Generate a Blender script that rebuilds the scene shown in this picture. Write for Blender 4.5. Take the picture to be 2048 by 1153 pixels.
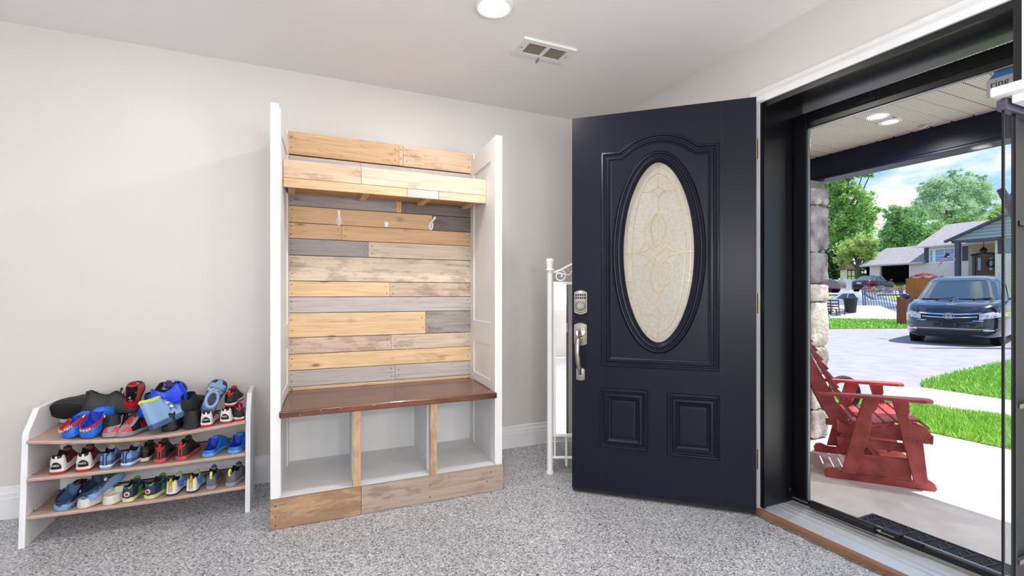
import bpy, bmesh, math, random
from mathutils import Vector, Matrix, Euler, noise
random.seed(7)
for o in list(bpy.data.objects): bpy.data.objects.remove(o)
scn = bpy.context.scene
COL = scn.collection
R = math.radians
# ------------------------------------------------------------------ camera
FPX, CX, HY, CAMZ = 974.0, 1024.0, 592.0, 1.085
YAW = math.atan(440 / 974)
SN, CS = math.sin(YAW), math.cos(YAW)
cam_d = bpy.data.cameras.new('camera'); cam = bpy.data.objects.new('camera', cam_d); COL.objects.link(cam)
cam_d.sensor_width = 36; cam_d.lens = 36 * FPX / 2048; cam_d.shift_y = 15.5 / 2048
cam_d.clip_end = 500; cam_d.clip_start = .02
cam.location = (0, 0, CAMZ); cam.rotation_euler = (R(90), 0, -YAW)
scn.camera = cam
# ------------------------------------------------------------------ exposure
vs = scn.view_settings
vs.view_transform = 'Standard'; vs.look = 'None'; vs.gamma = 1; vs.use_curve_mapping = False; vs.exposure = 0.25
# ------------------------------------------------------------------ sky
w = bpy.data.worlds.new('sky'); scn.world = w; w.use_nodes = True
nt = w.node_tree; nt.nodes.clear()
def N(nt, t, **k):
    n = nt.nodes.new(t)
    for a, b in k.items(): setattr(n, a, b)
    return n
def ramp(nt, stops, interp='LINEAR'):
    r = N(nt, 'ShaderNodeValToRGB'); r.color_ramp.interpolation = interp
    e = r.color_ramp.elements
    while len(e) < len(stops): e.new(.5)
    for i, (p, c) in enumerate(stops):
        e[i].position = p; e[i].color = (*c[:3], 1) if len(c) >= 3 else (c[0],) * 3 + (1,)
    return r
tc = N(nt, 'ShaderNodeTexCoord'); sep = N(nt, 'ShaderNodeSeparateXYZ'); nt.links.new(tc.outputs['Generated'], sep.inputs[0])
gr = ramp(nt, [(0, (.62, .68, .72)), (.02, (.60, .78, .93)), (.18, (.34, .60, .90)), (.35, (.20, .46, .88)), (1, (.12, .30, .75))])
nt.links.new(sep.outputs[2], gr.inputs[0])
mp = N(nt, 'ShaderNodeMapping'); mp.inputs['Scale'].default_value = (3.2, 3.2, 7.5); mp.inputs['Location'].default_value = (.4, 1.3, .2)
nt.links.new(tc.outputs['Generated'], mp.inputs[0])
nz = N(nt, 'ShaderNodeTexNoise'); nz.inputs['Scale'].default_value = 1.3; nz.inputs['Detail'].default_value = 8; nz.inputs['Roughness'].default_value = .55
nt.links.new(mp.outputs[0], nz.inputs[0])
cr = ramp(nt, [(.50, (0, 0, 0)), (.60, (1, 1, 1))]); nt.links.new(nz.outputs[0], cr.inputs[0])
mx = N(nt, 'ShaderNodeMixRGB'); nt.links.new(cr.outputs[0], mx.inputs[0]); nt.links.new(gr.outputs[0], mx.inputs[1]); mx.inputs[2].default_value = (1.0, 1.0, 1.0, 1)
bg = N(nt, 'ShaderNodeBackground'); bg.inputs[1].default_value = 1.05; nt.links.new(mx.outputs[0], bg.inputs[0])
ow = N(nt, 'ShaderNodeOutputWorld'); nt.links.new(bg.outputs[0], ow.inputs[0])
# ------------------------------------------------------------------ sun
sd = bpy.data.lights.new('sun', 'SUN'); sd.energy = 5.2; sd.angle = R(.6); sd.color = (1, .96, .9)
sun = bpy.data.objects.new('sun', sd); COL.objects.link(sun)
sun.rotation_euler = Vector((.45, -.25, 1)).to_track_quat('Z', 'Y').to_euler(); sun.location = (20, 0, 30)
# room lamps: flush ceiling lamps, each with its own bulb (built in lamp())
LAMPS = [(-.79, 2.07), (.845, 2.07)]
ADDED_PENDANTS = [(.4, -.5), (1.4, -.5), (-.3, -1.5), (1.2, -1.9)]; PEND_W = 28  # fill lamps added behind the camera
LAMP_W = 11
FILL_LIGHTS = [(34, (-1.2, -2.70, 1.5), (112, 0, 0), 2.4, 1.3), (6, (-3.10, -.5, 1.5), (112, 0, -90), 2.2, 1.3)]   # fill light added at two unseen windows behind the camera
for e_, l_, r_, a_, b_ in FILL_LIGHTS:
    ad_ = bpy.data.lights.new('added_window_fill', 'AREA'); ad_.shape = 'RECTANGLE'; ad_.size = a_; ad_.size_y = b_; ad_.energy = e_; ad_.color = (.93, .96, 1.0)
    ao_ = bpy.data.objects.new('added_window_fill', ad_); COL.objects.link(ao_); ao_.location = l_; ao_.rotation_euler = [R(q) for q in r_]

# ------------------------------------------------------------------ helpers
def ray(px, py):
    p = (px - CX) / FPX
    return Vector((SN + CS * p, CS - SN * p, (HY - py) / FPX))
def PD(px, py, d): return ray(px, py) * d + Vector((0, 0, CAMZ))
def PX_(px, py, X): r = ray(px, py); return r * (X / r.x) + Vector((0, 0, CAMZ))
def PY_(px, py, Y): r = ray(px, py); return r * (Y / r.y) + Vector((0, 0, CAMZ))
def PG(px, py, z=-.1): r = ray(px, py); return r * ((z - CAMZ) / r.z) + Vector((0, 0, CAMZ))

OFF = {}
class MB:
    def __init__(s): s.v = []; s.f = []; s.m = []; s.mi = 0; s.cols = []; s.c = None
    def add(s, vs_, fs, M=None):
        b = len(s.v)
        for p in vs_: s.v.append(tuple(M @ Vector(p)) if M else tuple(p))
        for f in fs: s.f.append([b + i for i in f]); s.m.append(s.mi); s.cols.append(s.c)
        return s
    def box(s, x0, x1, y0, y1, z0, z1, M=None):
        v = [(x, y, z) for z in (z0, z1) for y in (y0, y1) for x in (x0, x1)]
        return s.add(v, [(0, 2, 3, 1), (4, 5, 7, 6), (0, 1, 5, 4), (2, 6, 7, 3), (0, 4, 6, 2), (1, 3, 7, 5)], M)
    def bbox(s, x0, x1, y0, y1, z0, z1, b=.004, M=None):     # chamfered box
        bm = bmesh.new(); bmesh.ops.create_cube(bm, size=1)
        for v in bm.verts:
            v.co = Vector(((x0 + x1) / 2 + v.co.x * (x1 - x0), (y0 + y1) / 2 + v.co.y * (y1 - y0), (z0 + z1) / 2 + v.co.z * (z1 - z0)))
        bmesh.ops.bevel(bm, geom=bm.edges[:], offset=b, segments=2, profile=.5, affect='EDGES')
        s.add([v.co[:] for v in bm.verts], [[v.index for v in f.verts] for f in bm.faces], M); bm.free(); return s
    def hexa(s, p):                                          # 8 corners: bottom 4 ccw, top 4 ccw
        return s.add(p, [(3, 2, 1, 0), (4, 5, 6, 7), (0, 1, 5, 4), (1, 2, 6, 5), (2, 3, 7, 6), (3, 0, 4, 7)])
    def prism(s, poly, d0, d1, ax='y', M=None, caps=True):   # poly 2d; ax = extrude axis
        def q(a, b, d): return {'x': (d, a, b), 'y': (a, d, b), 'z': (a, b, d)}[ax]
        n = len(poly); v = [q(a, b, d0) for a, b in poly] + [q(a, b, d1) for a, b in poly]
        f = [(i, (i + 1) % n, n + (i + 1) % n, n + i) for i in range(n)]
        if caps: f += [tuple(range(n))[::-1], tuple(range(n, 2 * n))]
        return s.add(v, f, M)
    def loft(s, rings, cap=True, closed=True, M=None):
        n = len(rings[0]); v = [p for r in rings for p in r]; f = []
        for k in range(len(rings) - 1):
            for i in range(n if closed else n - 1):
                j = (i + 1) % n; f.append((k * n + i, k * n + j, (k + 1) * n + j, (k + 1) * n + i))
        if cap and closed: f += [tuple(range(n))[::-1], tuple(range((len(rings) - 1) * n, len(rings) * n))]
        return s.add(v, f, M)
    def tube(s, pts, r, n=8, closed=False, M=None, flat=1.0, fb=1.0):
        pts = [Vector(p) for p in pts]; rings = []; up = None
        for i, p in enumerate(pts):
            if closed: t = pts[(i + 1) % len(pts)] - pts[i - 1]
            else: t = pts[min(i + 1, len(pts) - 1)] - pts[max(i - 1, 0)]
            t.normalize() if t.length > 1e-9 else None
            if up is None:
                up = Vector((0, 0, 1)) if abs(t.z) < .9 else Vector((1, 0, 0))
            a = up - t * up.dot(t)
            if a.length < 1e-6: a = Vector((0, 1, 0)) - t * t.y
            a.normalize(); b = t.cross(a); up = a
            rr = r[i] if isinstance(r, (list, tuple)) else r
            rings.append([tuple(p + a * math.cos(2 * math.pi * k / n) * rr * flat + b * math.sin(2 * math.pi * k / n) * rr * fb) for k in range(n)])
        if closed: rings.append(rings[0]); return s.loft(rings, cap=False, M=M)
        return s.loft(rings, M=M)
    def lathe(s, prof, n=24, M=None, arc=None):              # prof: (r, z), axis z
        rings = [[(r * math.cos(2 * math.pi * k / n), r * math.sin(2 * math.pi * k / n), z) for k in range(n)] for r, z in prof]
        return s.loft(rings, M=M)
    def ell(s, c, r, n=16, m=10, M=None):
        rings = []
        for j in range(1, m):
            a = math.pi * j / m
            rings.append([(c[0] + r[0] * math.sin(a) * math.cos(2 * math.pi * k / n), c[1] + r[1] * math.sin(a) * math.sin(2 * math.pi * k / n), c[2] - r[2] * math.cos(a)) for k in range(n)])
        return s.loft(rings, M=M)
    def grid(s, rows, M=None): return s.loft(rings=rows, cap=False, closed=False, M=M)
    def sweep(s, path, prof, T, closed=True):                # path 2d, prof (offset inward, height); T maps (u, w, h) to 3d
        n = len(path); rows = []
        for i in range(n):
            p = Vector(path[i]); a = Vector(path[i - 1]) if (closed or i) else p; b = Vector(path[(i + 1) % n]) if (closed or i < n - 1) else p
            d1 = (p - a); d2 = (b - p)
            if d1.length < 1e-9: d1 = d2
            if d2.length < 1e-9: d2 = d1
            d1.normalize(); d2.normalize()
            n1 = Vector((-d1.y, d1.x)); n2 = Vector((-d2.y, d2.x)); m = n1 + n2
            m = m / max(m.length_squared / 2, .3)
            rows.append([T(p.x + m.x * o, p.y + m.y * o, h) for o, h in prof])
        if closed: rows.append(rows[0])
        return s.grid(rows)
    def build(s, name, mat, parent=None, smooth=False, world=False, angle=None):
        me = bpy.data.meshes.new(name)
        vv = s.v
        if world and parent is not None and parent.name in OFF:
            o = OFF[parent.name]; vv = [(x - o[0], y - o[1], z - o[2]) for x, y, z in vv]
        me.from_pydata(vv, [], s.f); me.update()
        for m in (mat if isinstance(mat, (list, tuple)) else [mat]): me.materials.append(m)
        for p, mi in zip(me.polygons, s.m): p.material_index = mi
        if any(c is not None for c in s.cols):
            at = me.color_attributes.new('Col', 'FLOAT_COLOR', 'CORNER')
            for p, c in zip(me.polygons, s.cols):
                for li in p.loop_indices: at.data[li].color = c if c else (1, 1, 1, 0)
        bm = bmesh.new(); bm.from_mesh(me); bmesh.ops.recalc_face_normals(bm, faces=bm.faces[:]); bm.to_mesh(me); bm.free()
        if smooth or angle:
            me.shade_smooth()
            if angle or smooth: me.set_sharp_from_angle(angle=R(angle or 40))
        ob = bpy.data.objects.new(name, me); COL.objects.link(ob)
        if parent is not None: ob.parent = parent; OFF[ob.name] = OFF.get(parent.name, (0, 0, 0)) if world else (0, 0, 0)
        return ob
def tag(o, label=None, cat=None, group=None, kind=None):
    if label: o['label'] = label
    if cat: o['category'] = cat
    if group: o['group'] = group
    if kind: o['kind'] = kind
    return o
def thing(name, loc, label=None, cat=None, group=None, kind=None, rot=(0, 0, 0), world=True):
    o = bpy.data.objects.new(name, None); COL.objects.link(o); o.location = loc; o.rotation_euler = rot; o.empty_display_size = .1
    if world: OFF[o.name] = tuple(loc)
    return tag(o, label, cat, group, kind)
def solo(name, mb, mat, label=None, cat=None, group=None, kind=None, **k):
    xs, ys, zs = zip(*mb.v); c = ((min(xs) + max(xs)) / 2, (min(ys) + max(ys)) / 2, min(zs))
    mb.v = [(x - c[0], y - c[1], z - c[2]) for x, y, z in mb.v]
    o = mb.build(name, mat, **k); o.location = c; OFF[o.name] = c
    return tag(o, label, cat, group, kind)
def struct(name, mb, mat, label=None, **k): return solo(name, mb, mat, label, kind='structure', **k)
def copy_tree(o, parent=None):
    c = o.copy(); COL.objects.link(c); c.parent = parent
    for ch in [x for x in bpy.data.objects if x.parent == o]: copy_tree(ch, c)
    return c
def text_part(name, s, size, mat, parent, M, ext=.0006):
    cu = bpy.data.curves.new('t', 'FONT'); cu.body = s; cu.size = size; cu.extrude = ext; cu.align_x = 'CENTER'; cu.align_y = 'CENTER'
    to = bpy.data.objects.new('t', cu); COL.objects.link(to)
    dg = bpy.context.evaluated_depsgraph_get(); me = bpy.data.meshes.new_from_object(to.evaluated_get(dg))
    bpy.data.objects.remove(to); me.name = name; me.materials.clear(); me.materials.append(mat); me.transform(M)
    ob = bpy.data.objects.new(name, me); COL.objects.link(ob); ob.parent = parent
    return ob
def interp(tab, x):
    if x <= tab[0][0]: return tab[0][1]
    for (a, b), (c, d) in zip(tab, tab[1:]):
        if x <= c: return b + (d - b) * (x - a) / (c - a)
    return tab[-1][1]
def sstep(a, b, x): t = max(0, min(1, (x - a) / (b - a))); return t * t * (3 - 2 * t)

# ------------------------------------------------------------------ materials
def mat(name, col, rough=.5, metal=0, spec=.5, coat=0, var=0, vscale=8, bump=0, bscale=40, vcol2=None, stretch=(1, 1, 1), emit=None):
    m = bpy.data.materials.new(name); m.use_nodes = True; t = m.node_tree; b = t.nodes['Principled BSDF']
    b.inputs['Base Color'].default_value = (*col, 1); b.inputs['Roughness'].default_value = rough; b.inputs['Metallic'].default_value = metal
    b.inputs['Specular IOR Level'].default_value = spec; b.inputs['Coat Weight'].default_value = coat
    if emit: b.inputs['Emission Color'].default_value = (*emit[0], 1); b.inputs['Emission Strength'].default_value = emit[1]
    c = N(t, 'ShaderNodeTexCoord'); mp = N(t, 'ShaderNodeMapping'); mp.inputs['Scale'].default_value = stretch; t.links.new(c.outputs['Object'], mp.inputs[0])
    n = N(t, 'ShaderNodeTexNoise'); n.inputs['Scale'].default_value = vscale; n.inputs['Detail'].default_value = 5; t.links.new(mp.outputs[0], n.inputs[0])
    v = var or .03; c2 = vcol2 or tuple(max(0, x * (1 - v)) for x in col); c1 = col if vcol2 else tuple(min(1, x * (1 + v)) for x in col)
    r = ramp(t, [(.35, c1), (.65, c2)]); t.links.new(n.outputs[0], r.inputs[0]); t.links.new(r.outputs[0], b.inputs['Base Color'])
    if bump:
        n2 = N(t, 'ShaderNodeTexNoise'); n2.inputs['Scale'].default_value = bscale; n2.inputs['Detail'].default_value = 4; t.links.new(mp.outputs[0], n2.inputs[0])
        bp = N(t, 'ShaderNodeBump'); bp.inputs['Strength'].default_value = bump; bp.inputs['Distance'].default_value = .01; t.links.new(n2.outputs[0], bp.inputs['Height']); t.links.new(bp.outputs[0], b.inputs['Normal'])
    return m
def srgb(r, g, b): return tuple(((x / 255) / 12.92 if x / 255 <= .04045 else ((x / 255 + .055) / 1.055) ** 2.4) for x in (r, g, b))
M = {}
M['wall'] = mat('wall_paint', srgb(222, 217, 213), .40, spec=.5, var=.006, bump=.02, bscale=6)
M['ceil'] = mat('ceiling_paint', srgb(248, 246, 245), .7, var=.004)
M['white'] = mat('white_paint', srgb(240, 240, 242), .4, bump=.05, bscale=30)
M['white_worn'] = mat('worn_white_paint', srgb(240, 240, 240), .45, vcol2=srgb(234, 233, 231), vscale=4, bump=.06)
M['white_metal'] = mat('white_metal', srgb(238, 238, 236), .3)
M['door'] = mat('door_black', srgb(20, 22, 38), .36, spec=.22, bump=.02, bscale=200, var=.06)
M['black'] = mat('black_paint', srgb(14, 14, 18), .3, spec=.5)
M['blackm'] = mat('black_matte', srgb(22, 22, 24), .6)
M['rubber'] = mat('rubber', srgb(20, 20, 20), .7, bump=.2, bscale=80)
M['nickel'] = mat('satin_nickel', srgb(176, 170, 162), .34, metal=1)
M['brass'] = mat('pale_brass', srgb(214, 200, 160), .3, metal=1)
M['chrome'] = mat('chrome', (.8, .8, .82), .12, metal=1)
M['gold'] = mat('gold_came', srgb(216, 200, 160), .3, metal=.8)
M['alu'] = mat('sill_aluminium', srgb(214, 216, 222), .35, metal=.25, stretch=(30, 1, 1), vscale=3, var=.05)
M['beige'] = mat('shelf_fabric', srgb(196, 168, 152), .85, bump=.3, bscale=300, var=.08, vscale=20)
M['lamp'] = mat('lamp_lens', (1, 1, 1), .5, emit=((1, .98, .95), 10))
M['dark'] = mat('dark_void', (.01, .01, .012), .9)
M['woodstrip'] = mat('brown_strip', srgb(146, 104, 72), .5, var=.2, stretch=(20, 1, 20), vscale=4)
M['hook'] = mat('hook_white', srgb(246, 246, 244), .3)

def m_floor():
    m = bpy.data.materials.new('flake_floor'); m.use_nodes = True; t = m.node_tree; b = t.nodes['Principled BSDF']
    c = N(t, 'ShaderNodeTexCoord'); d = N(t, 'ShaderNodeTexNoise'); d.inputs['Scale'].default_value = 60; t.links.new(c.outputs['Object'], d.inputs[0])
    ma = N(t, 'ShaderNodeVectorMath', operation='MULTIPLY_ADD'); ma.inputs[1].default_value = (.012,) * 3; t.links.new(d.outputs['Color'], ma.inputs[0]); t.links.new(c.outputs['Object'], ma.inputs[2])
    v = N(t, 'ShaderNodeTexVoronoi'); v.inputs['Scale'].default_value = 205; t.links.new(ma.outputs[0], v.inputs[0])
    s = N(t, 'ShaderNodeSeparateColor'); t.links.new(v.outputs['Color'], s.inputs[0])
    r = ramp(t, [(0, srgb(66, 68, 76)), (.07, srgb(120, 122, 128)), (.17, srgb(166, 167, 171)), (.40, srgb(188, 188, 191)), (.64, srgb(202, 202, 205)), (.82, srgb(222, 222, 226)), (.93, srgb(246, 246, 248))], 'CONSTANT')
    t.links.new(s.outputs[0], r.inputs[0])
    n2 = N(t, 'ShaderNodeTexNoise'); n2.inputs['Scale'].default_value = 2.2; n2.inputs['Detail'].default_value = 3; t.links.new(c.outputs['Object'], n2.inputs[0])
    r2 = ramp(t, [(.3, (.88, .88, .89)), (.7, (1, 1, 1))]); t.links.new(n2.outputs[0], r2.inputs[0])
    mu = N(t, 'ShaderNodeMixRGB', blend_type='MULTIPLY'); mu.inputs[0].default_value = 1; t.links.new(r.outputs[0], mu.inputs[1]); t.links.new(r2.outputs[0], mu.inputs[2])
    t.links.new(mu.outputs[0], b.inputs['Base Color']); b.inputs['Roughness'].default_value = .38
    bp = N(t, 'ShaderNodeBump'); bp.inputs['Strength'].default_value = .35; bp.inputs['Distance'].default_value = .002; t.links.new(s.outputs[1], bp.inputs['Height']); t.links.new(bp.outputs[0], b.inputs['Normal'])
    return m
M['floor'] = m_floor()

def m_wood(name='reclaimed_wood', ax=0):     # plank colour comes from the plank itself (Col, alpha = amount of old staining)
    m = bpy.data.materials.new(name); m.use_nodes = True; t = m.node_tree; b = t.nodes['Principled BSDF']
    c = N(t, 'ShaderNodeTexCoord'); at = N(t, 'ShaderNodeAttribute', attribute_name='Col')
    sc = [34, 34, 34]; sc[ax] = 1.6
    off = N(t, 'ShaderNodeVectorMath', operation='MULTIPLY_ADD'); off.inputs[1].default_value = (7, 3, 5); t.links.new(at.outputs['Color'], off.inputs[0]); t.links.new(c.outputs['Object'], off.inputs[2])
    mp = N(t, 'ShaderNodeMapping'); mp.inputs['Scale'].default_value = sc; t.links.new(off.outputs[0], mp.inputs[0])
    n = N(t, 'ShaderNodeTexNoise'); n.inputs['Scale'].default_value = 2.2; n.inputs['Detail'].default_value = 8; n.inputs['Roughness'].default_value = .65; n.inputs['Distortion'].default_value = .6; t.links.new(mp.outputs[0], n.inputs[0])
    r = ramp(t, [(.25, (.60, .55, .52)), (.42, (.88, .86, .85)), (.55, (1, 1, 1)), (.75, (1.12, 1.12, 1.12))]); t.links.new(n.outputs[0], r.inputs[0])
    mu = N(t, 'ShaderNodeMixRGB', blend_type='MULTIPLY'); mu.inputs[0].default_value = 1; t.links.new(at.outputs['Color'], mu.inputs[1]); t.links.new(r.outputs[0], mu.inputs[2])
    sc2 = [9, 9, 9]; sc2[ax] = 3
    mp2 = N(t, 'ShaderNodeMapping'); mp2.inputs['Scale'].default_value = sc2; t.links.new(off.outputs[0], mp2.inputs[0])
    n2 = N(t, 'ShaderNodeTexNoise'); n2.inputs['Scale'].default_value = 1.5; n2.inputs['Detail'].default_value = 9; n2.inputs['Roughness'].default_value = .7; t.links.new(mp2.outputs[0], n2.inputs[0])
    sb = N(t, 'ShaderNodeMath', operation='MULTIPLY_ADD'); sb.inputs[1].default_value = .22; sb.inputs[2].default_value = -.11; t.links.new(at.outputs['Alpha'], sb.inputs[0])
    ad = N(t, 'ShaderNodeMath', operation='ADD'); t.links.new(n2.outputs[0], ad.inputs[0]); t.links.new(sb.outputs[0], ad.inputs[1])
    r2 = ramp(t, [(.52, (0, 0, 0)), (.60, (1, 1, 1))]); t.links.new(ad.outputs[0], r2.inputs[0])
    sm = N(t, 'ShaderNodeMixRGB', blend_type='MULTIPLY'); sm.inputs[2].default_value = (.42, .36, .36, 1)
    st = N(t, 'ShaderNodeMath', operation='MULTIPLY'); t.links.new(r2.outputs[0], st.inputs[0]); st.inputs[1].default_value = .5
    t.links.new(st.outputs[0], sm.inputs[0]); t.links.new(mu.outputs[0], sm.inputs[1])
    sk = [9.5, 9.5, 9.5]; sk[ax] = 3.2; mk = N(t, 'ShaderNodeMapping'); mk.inputs['Scale'].default_value = sk; t.links.new(off.outputs[0], mk.inputs[0])
    vk = N(t, 'ShaderNodeTexVoronoi'); vk.inputs['Scale'].default_value = 1.0; t.links.new(mk.outputs[0], vk.inputs[0]); sp_ = N(t, 'ShaderNodeSeparateColor'); t.links.new(vk.outputs['Color'], sp_.inputs[0])
    wb = N(t, 'ShaderNodeMath', operation='MULTIPLY_ADD'); wb.inputs[1].default_value = .16; t.links.new(n.outputs[0], wb.inputs[0]); t.links.new(vk.outputs['Distance'], wb.inputs[2])
    rk = ramp(t, [(.10, (1, 1, 1)), (.155, (.75, .75, .75)), (.17, (.25, .25, .25)), (.24, (0, 0, 0))]); t.links.new(wb.outputs[0], rk.inputs[0])
    gt = N(t, 'ShaderNodeMath', operation='GREATER_THAN'); gt.inputs[1].default_value = .55; t.links.new(sp_.outputs[0], gt.inputs[0]); kk = N(t, 'ShaderNodeMath', operation='MULTIPLY'); t.links.new(gt.outputs[0], kk.inputs[0]); t.links.new(rk.outputs[0], kk.inputs[1])
    km = N(t, 'ShaderNodeMixRGB', blend_type='MULTIPLY'); km.inputs[2].default_value = (.34, .22, .15, 1); t.links.new(kk.outputs[0], km.inputs[0]); t.links.new(sm.outputs[0], km.inputs[1]); t.links.new(km.outputs[0], b.inputs['Base Color'])
    b.inputs['Roughness'].default_value = .62
    bp = N(t, 'ShaderNodeBump'); bp.inputs['Strength'].default_value = .35; bp.inputs['Distance'].default_value = .004; t.links.new(n.outputs[0], bp.inputs['Height']); t.links.new(bp.outputs[0], b.inputs['Normal'])
    return m
M['planks'] = m_wood(); M['planks_v'] = m_wood('reclaimed_wood_upright', 2)
M['seat'] = mat('dark_stained_seat', srgb(122, 68, 40), .25, spec=.5, coat=.3, vcol2=srgb(82, 42, 26), vscale=5, stretch=(1.2, 5, 5), bump=.1, bscale=12)
M['red_wood'] = mat('red_stained_wood', srgb(196, 92, 88), .45, vcol2=srgb(156, 66, 66), vscale=4, stretch=(3, 3, 3), bump=.1, bscale=30)

def m_glass(name, tint=(1, 1, 1), refl=.06, dirt=0):
    m = bpy.data.materials.new(name); m.use_nodes = True; t = m.node_tree; t.nodes.clear()
    tr = N(t, 'ShaderNodeBsdfTransparent'); tr.inputs[0].default_value = (*tint, 1); gl = N(t, 'ShaderNodeBsdfGlossy'); gl.inputs['Roughness'].default_value = .03
    mi = N(t, 'ShaderNodeMixShader'); fr = N(t, 'ShaderNodeLayerWeight'); fr.inputs[0].default_value = .5
    pw = N(t, 'ShaderNodeMath', operation='POWER'); pw.inputs[1].default_value = 5; t.links.new(fr.outputs['Facing'], pw.inputs[0])
    mm = N(t, 'ShaderNodeMath', operation='MULTIPLY_ADD'); mm.inputs[1].default_value = refl * 12; mm.inputs[2].default_value = refl; t.links.new(pw.outputs[0], mm.inputs[0]); mm.use_clamp = True
    t.links.new(mm.outputs[0], mi.inputs[0]); t.links.new(tr.outputs[0], mi.inputs[1]); t.links.new(gl.outputs[0], mi.inputs[2])
    o = N(t, 'ShaderNodeOutputMaterial'); last = mi
    if dirt:
        c = N(t, 'ShaderNodeTexCoord'); v = N(t, 'ShaderNodeTexVoronoi'); v.inputs['Scale'].default_value = 42; t.links.new(c.outputs['Object'], v.inputs[0])
        n = N(t, 'ShaderNodeTexNoise'); n.inputs['Scale'].default_value = 3; t.links.new(c.outputs['Object'], n.inputs[0])
        r1 = ramp(t, [(.0, (1, 1, 1)), (.07, (0, 0, 0))]); t.links.new(v.outputs['Distance'], r1.inputs[0]); r2 = ramp(t, [(.56, (0, 0, 0)), (.66, (1, 1, 1))]); t.links.new(n.outputs[0], r2.inputs[0])
        mu = N(t, 'ShaderNodeMath', operation='MULTIPLY'); t.links.new(r1.outputs[0], mu.inputs[0]); t.links.new(r2.outputs[0], mu.inputs[1])
        m2 = N(t, 'ShaderNodeMath', operation='MULTIPLY'); m2.inputs[1].default_value = dirt; t.links.new(mu.outputs[0], m2.inputs[0])
        df = N(t, 'ShaderNodeBsdfDiffuse'); ms = N(t, 'ShaderNodeMixShader'); t.links.new(m2.outputs[0], ms.inputs[0]); t.links.new(mi.outputs[0], ms.inputs[1]); t.links.new(df.outputs[0], ms.inputs[2]); last = ms
    t.links.new(last.outputs[0], o.inputs[0]); return m
M['glass'] = m_glass('storm_glass', (.97, .98, .98), .002, dirt=.4)
M['cabglass'] = m_glass('cabinet_glass', (.94, .97, .99), .02)
M['carglass'] = mat('car_glass', srgb(60, 72, 78), .05, spec=.8, coat=1)
M['mirror'] = mat('mirror_glass', (.92, .92, .92), .02, metal=1)
def m_frost():
    m = bpy.data.materials.new('frosted_leaded_glass'); m.use_nodes = True; t = m.node_tree; b = t.nodes['Principled BSDF']
    c = N(t, 'ShaderNodeTexCoord'); n = N(t, 'ShaderNodeTexNoise'); n.inputs['Scale'].default_value = 60; n.inputs['Detail'].default_value = 3; t.links.new(c.outputs['Object'], n.inputs[0])
    r = ramp(t, [(.35, srgb(196, 190, 178)), (.65, srgb(182, 176, 164))]); t.links.new(n.outputs[0], r.inputs[0]); t.links.new(r.outputs[0], b.inputs['Base Color'])
    b.inputs['Roughness'].default_value = .3; b.inputs['Transmission Weight'].default_value = .15
    bp = N(t, 'ShaderNodeBump'); bp.inputs['Strength'].default_value = .3; bp.inputs['Distance'].default_value = .003; t.links.new(n.outputs[0], bp.inputs['Height']); t.links.new(bp.outputs[0], b.inputs['Normal'])
    return m
M['frost'] = m_frost()
# ================================================================== THE ROOM
WA, WB, CH = 3.175, 2.205, 2.42           # far wall Y, door wall X, ceiling height
XL, YB = -3.2, -2.8
OY0, OY1, OZ = .745, 1.705, 2.045         # doorway
b = MB().box(XL, WB, YB, WA, -.05, 0); struct('floor', b, M['floor'])
b = MB().box(XL - .1, WB + .16, YB - .1, WA + .1, CH, CH + .08); struct('ceiling', b, M['ceil'])
b = MB().box(XL - .1, WB + .16, WA, WA + .1, -.05, CH); struct('wall_back', b, M['wall'])
b = MB().box(XL - .1, XL, YB - .1, -1.62, -.05, CH).box(XL - .1, XL, .62, WA, -.05, CH).box(XL - .1, XL, -1.62, .62, -.05, .83).box(XL - .1, XL, -1.62, .62, 2.17, CH); struct('wall_left', b, M['wall'])
b = MB().box(XL, -2.42, YB - .1, YB, -.05, CH).box(.02, WB + .16, YB - .1, YB, -.05, CH).box(-2.42, .02, YB - .1, YB, -.05, .83).box(-2.42, .02, YB - .1, YB, 2.17, CH); struct('wall_front', b, M['wall'])
for nm_, u0_, u1_, ax_ in (('added_window_1', -2.42, .02, 0), ('added_window_2', -1.62, .62, 1)):  # unseen windows, added to go with the fill lights
    m = MB(); q_ = (lambda a, c, p, r, d0, d1: m.box(a, c, YB - d1, YB - d0, p, r)) if ax_ == 0 else (lambda a, c, p, r, d0, d1: m.box(XL - d1, XL - d0, a, c, p, r))
    for a_ in (u0_, (u0_ + u1_) / 2 - .03, u1_ - .06): q_(a_, a_ + .06, .83, 2.17, .02, .08)
    for z_ in (.83, 2.11): q_(u0_ + .06, u1_ - .06, z_, z_ + .06, .021, .079)
    wo_ = struct(nm_, m, M['white'])
    m = MB(); q_(u0_ + .05, u1_ - .05, .88, 2.12, .048, .052); m.build('added_window_pane', M['cabglass'], wo_, world=True)
b = MB().box(WB, WB + .16, OY1 + .03, WA, -.1, CH).box(WB, WB + .16, YB, OY0 - .03, -.1, CH).box(WB, WB + .16, OY0 - .03, OY1 + .03, OZ + .03, CH)
struct('wall_right', b, M['wall'])
# baseboards
prof = [(0, 0), (.016, 0), (.016, .10), (.013, .104), (.013, .122), (.008, .13), (.006, .15), (0, .156)]
struct('baseboard_back', MB().prism([(WA - a, z) for a, z in prof], XL, WB - .02, 'x'), M['white'])
struct('baseboard_right', MB().prism([(WB - a, z) for a, z in prof], OY1 + .17, WA - .02, 'y'), M['white'])
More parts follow.
